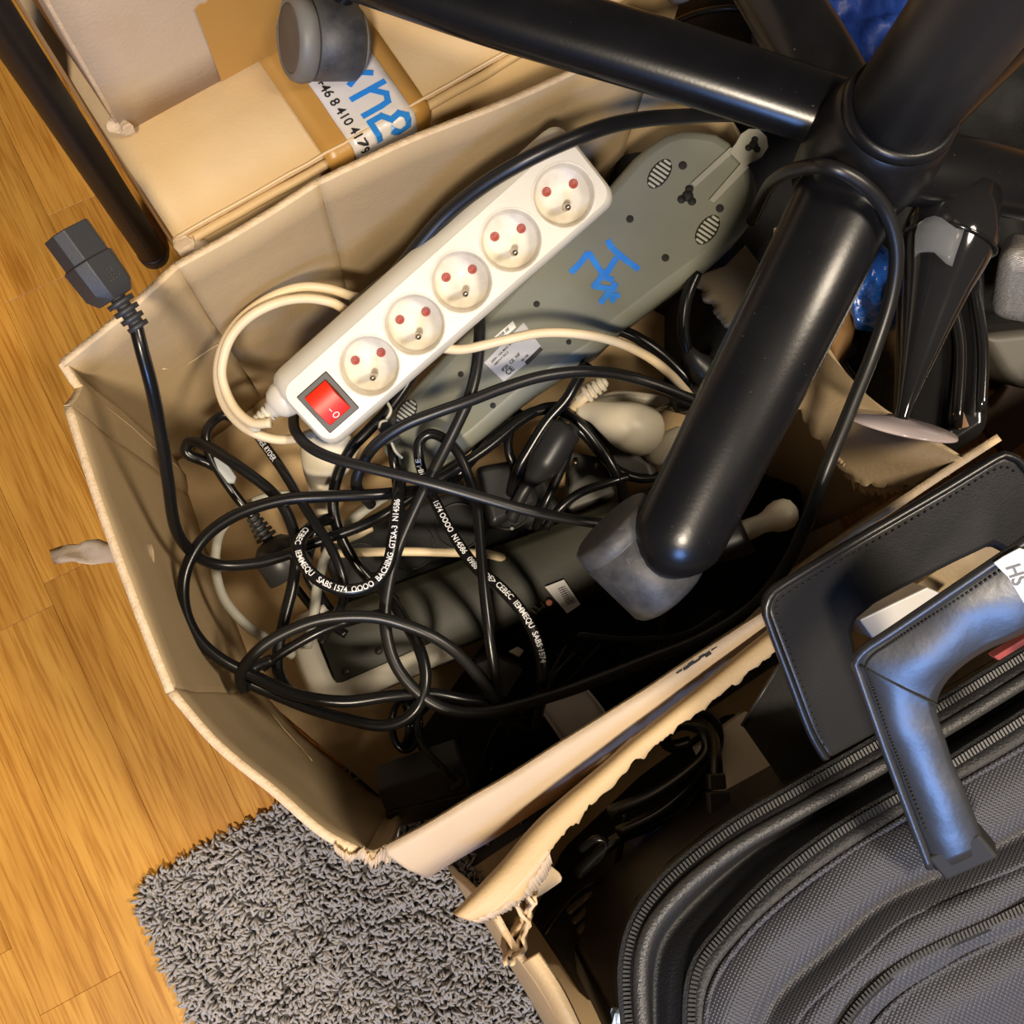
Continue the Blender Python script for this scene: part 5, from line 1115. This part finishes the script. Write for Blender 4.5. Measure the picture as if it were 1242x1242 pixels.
# paper tag wrapped on the handle
pt = [(1205, 683), (1217, 675), (1236, 665), (1246, 668), (1262, 720), (1256, 742), (1246, 738), (1238, 726), (1222, 700)]
b = MB(); b.prism([plH1.at(x, y, .0036) for x, y in pt], plH1.n*-.0012); tg = b.build('paper_tag', 'paper', bag, bevel=.0004)
M('pencil', (.16, .16, .17), .7); b = MB(); c_ = plH1.at(1229, 690, .0039); u_ = (plH1.at(1242, 715)-plH1.at(1231, 690)).normalized(); v_ = plH1.n.cross(u_)
text_on(b, 'HS', .0085, lambda a, c: c_+u_*(a-.002)+v_*c); b.build('tag_writing', 'pencil', tg)

# ================================================================== things in the second box
wc, plc, nrc = rbox('flat_carton', [(846, 905), (905, 862), (1010, 985), (908, 1040)], [.16, .16, .17, .165], .02, 'white_card', 'pale flat carton standing behind the laptop bag in the second box', 'carton', .001)
fo, plf, nrf = rbox('document_folder', [(900, 880), (946, 806), (1060, 960), (990, 1010)], [.225, .245, .25, .225], .006, 'black_cloth', 'black folder between the laptop bag and the box wall', 'folder', .001)
b = MB(); b.tube([plf[0]+nrf*.0005, plf[1]+nrf*.0005], .0012, 6); b.build('bound_edge', 'plug_black', fo)
sb, pls_, nrs = rbox('storage_box', [(1042, 752), (1125, 712), (1160, 728), (1060, 776)], [.285, .285, .28, .28], .02, 'silver', 'small pale grey box standing inside the black leather handle', 'box', .001)
tb_, plt_, nrt = rbox('cardboard_sheet', [(1070, 738), (1190, 655), (1260, 660), (1120, 745)], [.262, .265, .262, .26], .004, 'kraft', 'brown cardboard sheet seen through the black leather handle', 'cardboard', 0)
rd, plr, nrr = rbox('notebook', [(1206, 797), (1262, 763), (1268, 768), (1212, 802)], [.316, .316, .314, .314], .006, 'red_card', 'red-covered notebook edge between bag zipper and leather handle', 'notebook', .001)
cb2 = 'cables inside the second box'
for pts, r, lab in (([(740, 985, .15), (790, 965, .165), (835, 935, .175), (858, 910, .178), (852, 885, .178), (825, 878, .175), (805, 892, .17), (815, 905, .165), (838, 900, .168)], .0045, 'black cable coiled beside the pale carton, outermost turn'),
                    ([(750, 1010, .14), (800, 985, .152), (840, 950, .16), (866, 915, .165), (868, 880, .165), (845, 862, .165), (800, 870, .16)], .0045, 'black cable coiled beside the pale carton, inner turn'),
                    ([(700, 1060, .12), (745, 1020, .135), (790, 1000, .14), (830, 980, .145), (850, 950, .15)], .0042, 'black cable lying across the second box below the coil'),
                    ([(660, 1130, .08), (700, 1080, .10), (740, 1060, .12), (752, 1030, .13), (760, 985, .14)], .0022, 'thin black wire rising in the second box'),
                    ([(705, 1030, .125), (722, 1018, .135), (735, 1022, .135), (728, 1040, .13), (708, 1052, .12)], .0028, 'small curl of black wire in the second box')):
    cord('cable', pts, r, 'cord_black', lab, group=cb2)
cn = thing('cable', P(872, 975, .12), 'black cable ending in a flat connector against the pale carton', 'cable', cb2)
b = MB(); b.tube(spline(PP([(840, 870, .17), (862, 890, .18), (868, 920, .19), (870, 950, .192)]), 5), .0042, 10); b.build('cord', 'cord_black', cn)
b = MB(); f_ = Frame(P(868, 938, .195), P(874, 1006, .195)-P(868, 938, .195), V((0, 0, 1))); b.box(f_, 0, .010, -.0055, .0055, -.004, .004); b.box(f_, .011, .030, -.0068, .0068, -.0045, .0045); b.build('connector', 'plug_black', cn, bevel=.0012)
nv = rbox('blue_case', [(770, 1030), (800, 1000), (845, 1000), (850, 1020), (800, 1085), (785, 1080)], .145, .05, 'navy', 'dark blue case deep in the second box', 'case', .002)
gc = rbox('grey_case', [(800, 1036), (850, 1020), (860, 1060), (802, 1080)], .15, .03, 'grey_box', 'grey case corner beside the dark blue case', 'case', .002)
# ribbon-like clear coil at the bottom
M('ribbon', (.10, .085, .07), .35, (.16, .14, .12), 60)
rc_ = thing('ribbon_cable', P(740, 1130, .03), 'greyish ribbon cable coiled at the bottom of the second box', 'cable', cb2)
for k in range(6):
    pts = [(690+k*6, 1105+k*12, .085), (720+k*4, 1085+k*12, .10), (760, 1090+k*14, .10), (790, 1130+k*14, .085)]
    b = MB(); b.tube(spline(PP(pts), 5), .0026, 6); b.build('strand', 'ribbon', rc_)
M('dark_paper', (.055, .048, .04), .7)
False and rbox('paper_sheet', [(660, 1155), (700, 1130), (745, 1230), (710, 1262)], [.06, .06, .05, .05], .002, 'dark_paper', 'dull brown paper sheet at the bottom of the second box', 'paper', 0)
M('pale_blue', (.42, .55, .70), .3)
pt_ = thing('plastic_wrap', P(766, 1236, .2), 'crumpled pale plastic scrap at the lower corner of the laptop bag', 'plastic'); b = MB(); bm = bmesh.new(); bmesh.ops.create_icosphere(bm, subdivisions=3, radius=.011)
b.add([wob(P(764, 1240, .25)+v.co, .008, 120, 4) for v in bm.verts], [tuple(v.index for v in f.verts) for f in bm.faces], 0, False); bm.free(); b.build('scrap', 'pale_blue', pt_)

# ================================================================== things right of the open box
heap = []
def cloth(name, px_rect, z, amp, sc, mat, label, cat, seed, nx=40, ny=40, th=.002):
    x0, y0, x1, y1 = px_rect; rows = []
    for i in range(ny+1):
        row = []
        for j in range(nx+1):
            q = P(x0+(x1-x0)*j/nx, y0+(y1-y0)*i/ny, z); e = min(i, ny-i, j, nx-j)/(nx*.12); e = min(1, e)
            h = noise.noise(V((q.x*sc+seed, q.y*sc, seed)))+.5*noise.noise(V((q.x*sc*2.3, q.y*sc*2.3+seed, 3)))+.25*abs(noise.noise(V((q.x*sc*6, q.y*sc*2+seed, 7))))
            row.append(V((q.x, q.y, max(.012, (z+h*amp)*(e**.5) if e < 1 else z+h*amp))))
        rows.append(row)
    t = thing(name, V((rows[0][0].x, rows[0][0].y, .01)), label, cat); b = MB(); b.grid(rows); b.build('fabric', mat, t, solid=th); return t
cloth('dark_mass', (840, -170, 1420, 420), .12, .035, 14, 'black_cloth', 'crumpled black fabric mass added behind the chair base to make it dark', 'bag', 3)  # black mass added to darken the ground behind the chair
cloth('blue_bag', (950, -120, 1130, 100), .215, .022, 30, 'blue_cloth', 'blue fabric bag seen between the chair arms at the top', 'bag', 5)
# glossy blue plastic packet
pk_ = thing('plastic_packet', P(1060, 345, .10), 'shiny bright blue plastic packet beside the chair arm', 'packet'); b = MB(); bm = bmesh.new(); bmesh.ops.create_icosphere(bm, subdivisions=4, radius=1)
ctr = P(1066, 350, .16)
b.add([wob(ctr+V((v.co.x*.028, v.co.y*.034, v.co.z*.020)), .009, 70, 2) for v in bm.verts], [tuple(v.index for v in f.verts) for f in bm.faces], 0, True); bm.free(); b.build('wrapper', 'blue_plastic', pk_)
M('tan_ball', (.34, .19, .07), .6)
tn, plx, nrx = rbox('paper_bag', [(985, 380), (1030, 360), (1040, 400), (1010, 450)], [.14, .15, .15, .14], .06, 'tan_ball', 'tan paper bag edge beside the chair arm', 'paper bag', .008)
gx1 = rbox('equipment_box', [(1005, 425), (1078, 392), (1088, 470), (1015, 500)], [.12, .12, .115, .115], .05, 'grey_box', 'grey plastic equipment box behind the torn cardboard flap', 'box', .003)
b = MB(); f_ = Frame(P(1050, 440, .1195), P(1075, 425, .1195)-P(1050, 440, .1195), V((0, 0, 1))); b.box(f_, -.014, .012, -.012, .010, -.004, .0015); b.build('dark_panel', 'gloss_black', gx1[0], bevel=.001)
b = MB(); b.tube(PP([(1052, 470, .125), (1052, 495, .125)]), .002, 8); b.build('metal_rod', 'pin_metal', gx1[0])
# black glossy tray under the flute
tr = thing('plastic_case', P(1140, 440, .10), 'glossy black moulded plastic case beneath the flute-shaped vase', 'case')
b = MB(); pls = PP([(1095, 330, .205), (1200, 300, .215), (1205, 520, .195), (1150, 555, .185), (1090, 520, .185)]); b.prism(pls, V((0, 0, -.09))); b.build('shell', 'gloss_black', tr, bevel=.010, bseg=4)
b = MB()
for pts in ([(1150, 350, .215), (1165, 420, .208), (1160, 520, .20)], [(1180, 340, .217), (1192, 420, .212), (1190, 500, .205)]): b.tube(spline(PP(pts), 5), .004, 8)
b.build('rib', 'gloss_black', tr)
M('amber', (.30, .16, .08), .4); b = MB(); f_ = Frame(P(1164, 510, .201), V((1, .3, 0)), V((0, 0, 1))); b.box(f_, -.004, .004, -.006, .006, 0, .002); b.build('latch', 'amber', tr, bevel=.0005)
# flute: pale disc foot, black flaring body with a scrap of clear tape
fl = thing('flute_vase', P(1100, 500, .19), 'black glossy flute-shaped vase with pale disc foot lying beside the boxes', 'vase')
fa = P(1091, 516, .272); fb = P(1168, 225, .296); fu = (fb-fa).normalized(); ff = Frame(fa, fu, V((0, 0, 1)))
Lf = (fb-fa).length
# tilt the disc a little
du = (fu+V((-.10, .0, .40))).normalized(); fd = Frame(fa, du, V((0, 0, 1)))
b = MB(); b.lathe(fd, [(-.0012, .002), (-.0012, .032), (-.0004, .0345), (.0010, .0340), (.0030, .012), (.0045, .005)], 48); b.build('foot', 'clear_disc', fl)
pr = [(0, .0045), (.006, .0040), (.014, .0046), (.03, .0075), (.05, .0115), (.07, .0155), (.09, .0200), (.105, .0245), (.117, .0272), (.124, .0280), (.130, .0270), (Lf*.98, .0235)]
b = MB(); b.lathe(ff, pr, 44); b.build('body', 'smoke_black', fl)
b = MB(); b.tube([ff(.117+.0012*math.sin(t*2), .0280*math.cos(t), .0280*math.sin(t)) for t in [2*math.pi*k/40 for k in range(41)]], .0012, 6); b.build('rim_ring', 'gloss_black', fl)
rows = []
for i in range(9):
    x = .098+.020*i/8; r_ = .0238+.0045*min(1, i/5)
    rows.append([ff(x+.004*math.sin(j*.8)*(i in (0, 8)), (r_+.0012)*math.cos(a), (r_+.0012)*math.sin(a)) for j, a in enumerate([math.radians(30+9*k) for k in range(7)])])
b = MB(); b.grid(rows); b.build('clear_tape', 'clear_film', fl, solid=.0003)
# silver fabric case at the right edge
sc_ = rbox('fabric_case', [(1196, 390), (1212, 300), (1275, 330), (1290, 405)], [.19, .23, .25, .21], .05, 'silver_cloth', 'silver-grey fabric case at the right edge behind the vase', 'case', .012)
sc2 = rbox('fabric_case', [(1190, 405), (1290, 395), (1290, 480), (1230, 470)], [.15, .15, .13, .13], .05, 'grey_box', 'dull grey case under the silver fabric case', 'case', .008)
M('shaded_kraft', (.12, .055, .022), .5, (.09, .04, .016), 30, .6)  # dark brown is cardboard with its shade put into the colour
rbox('shaded_panel', [(1180, 500), (1270, 420), (1300, 490), (1222, 552)], [.07, .08, .08, .07], .01, 'shaded_kraft', 'cardboard panel at the right edge beside the glossy case, its shade put into the brown', 'board', .001)
rbox('black_case', [(760, 150), (900, 60), (1010, 250), (915, 290)], [.09, .09, .09, .09], .07, 'black_cloth', 'black case in shadow below the chair hub', 'case', .01) if False else None
for o in COL.objects:
    if '_base' in o: del o['_base']
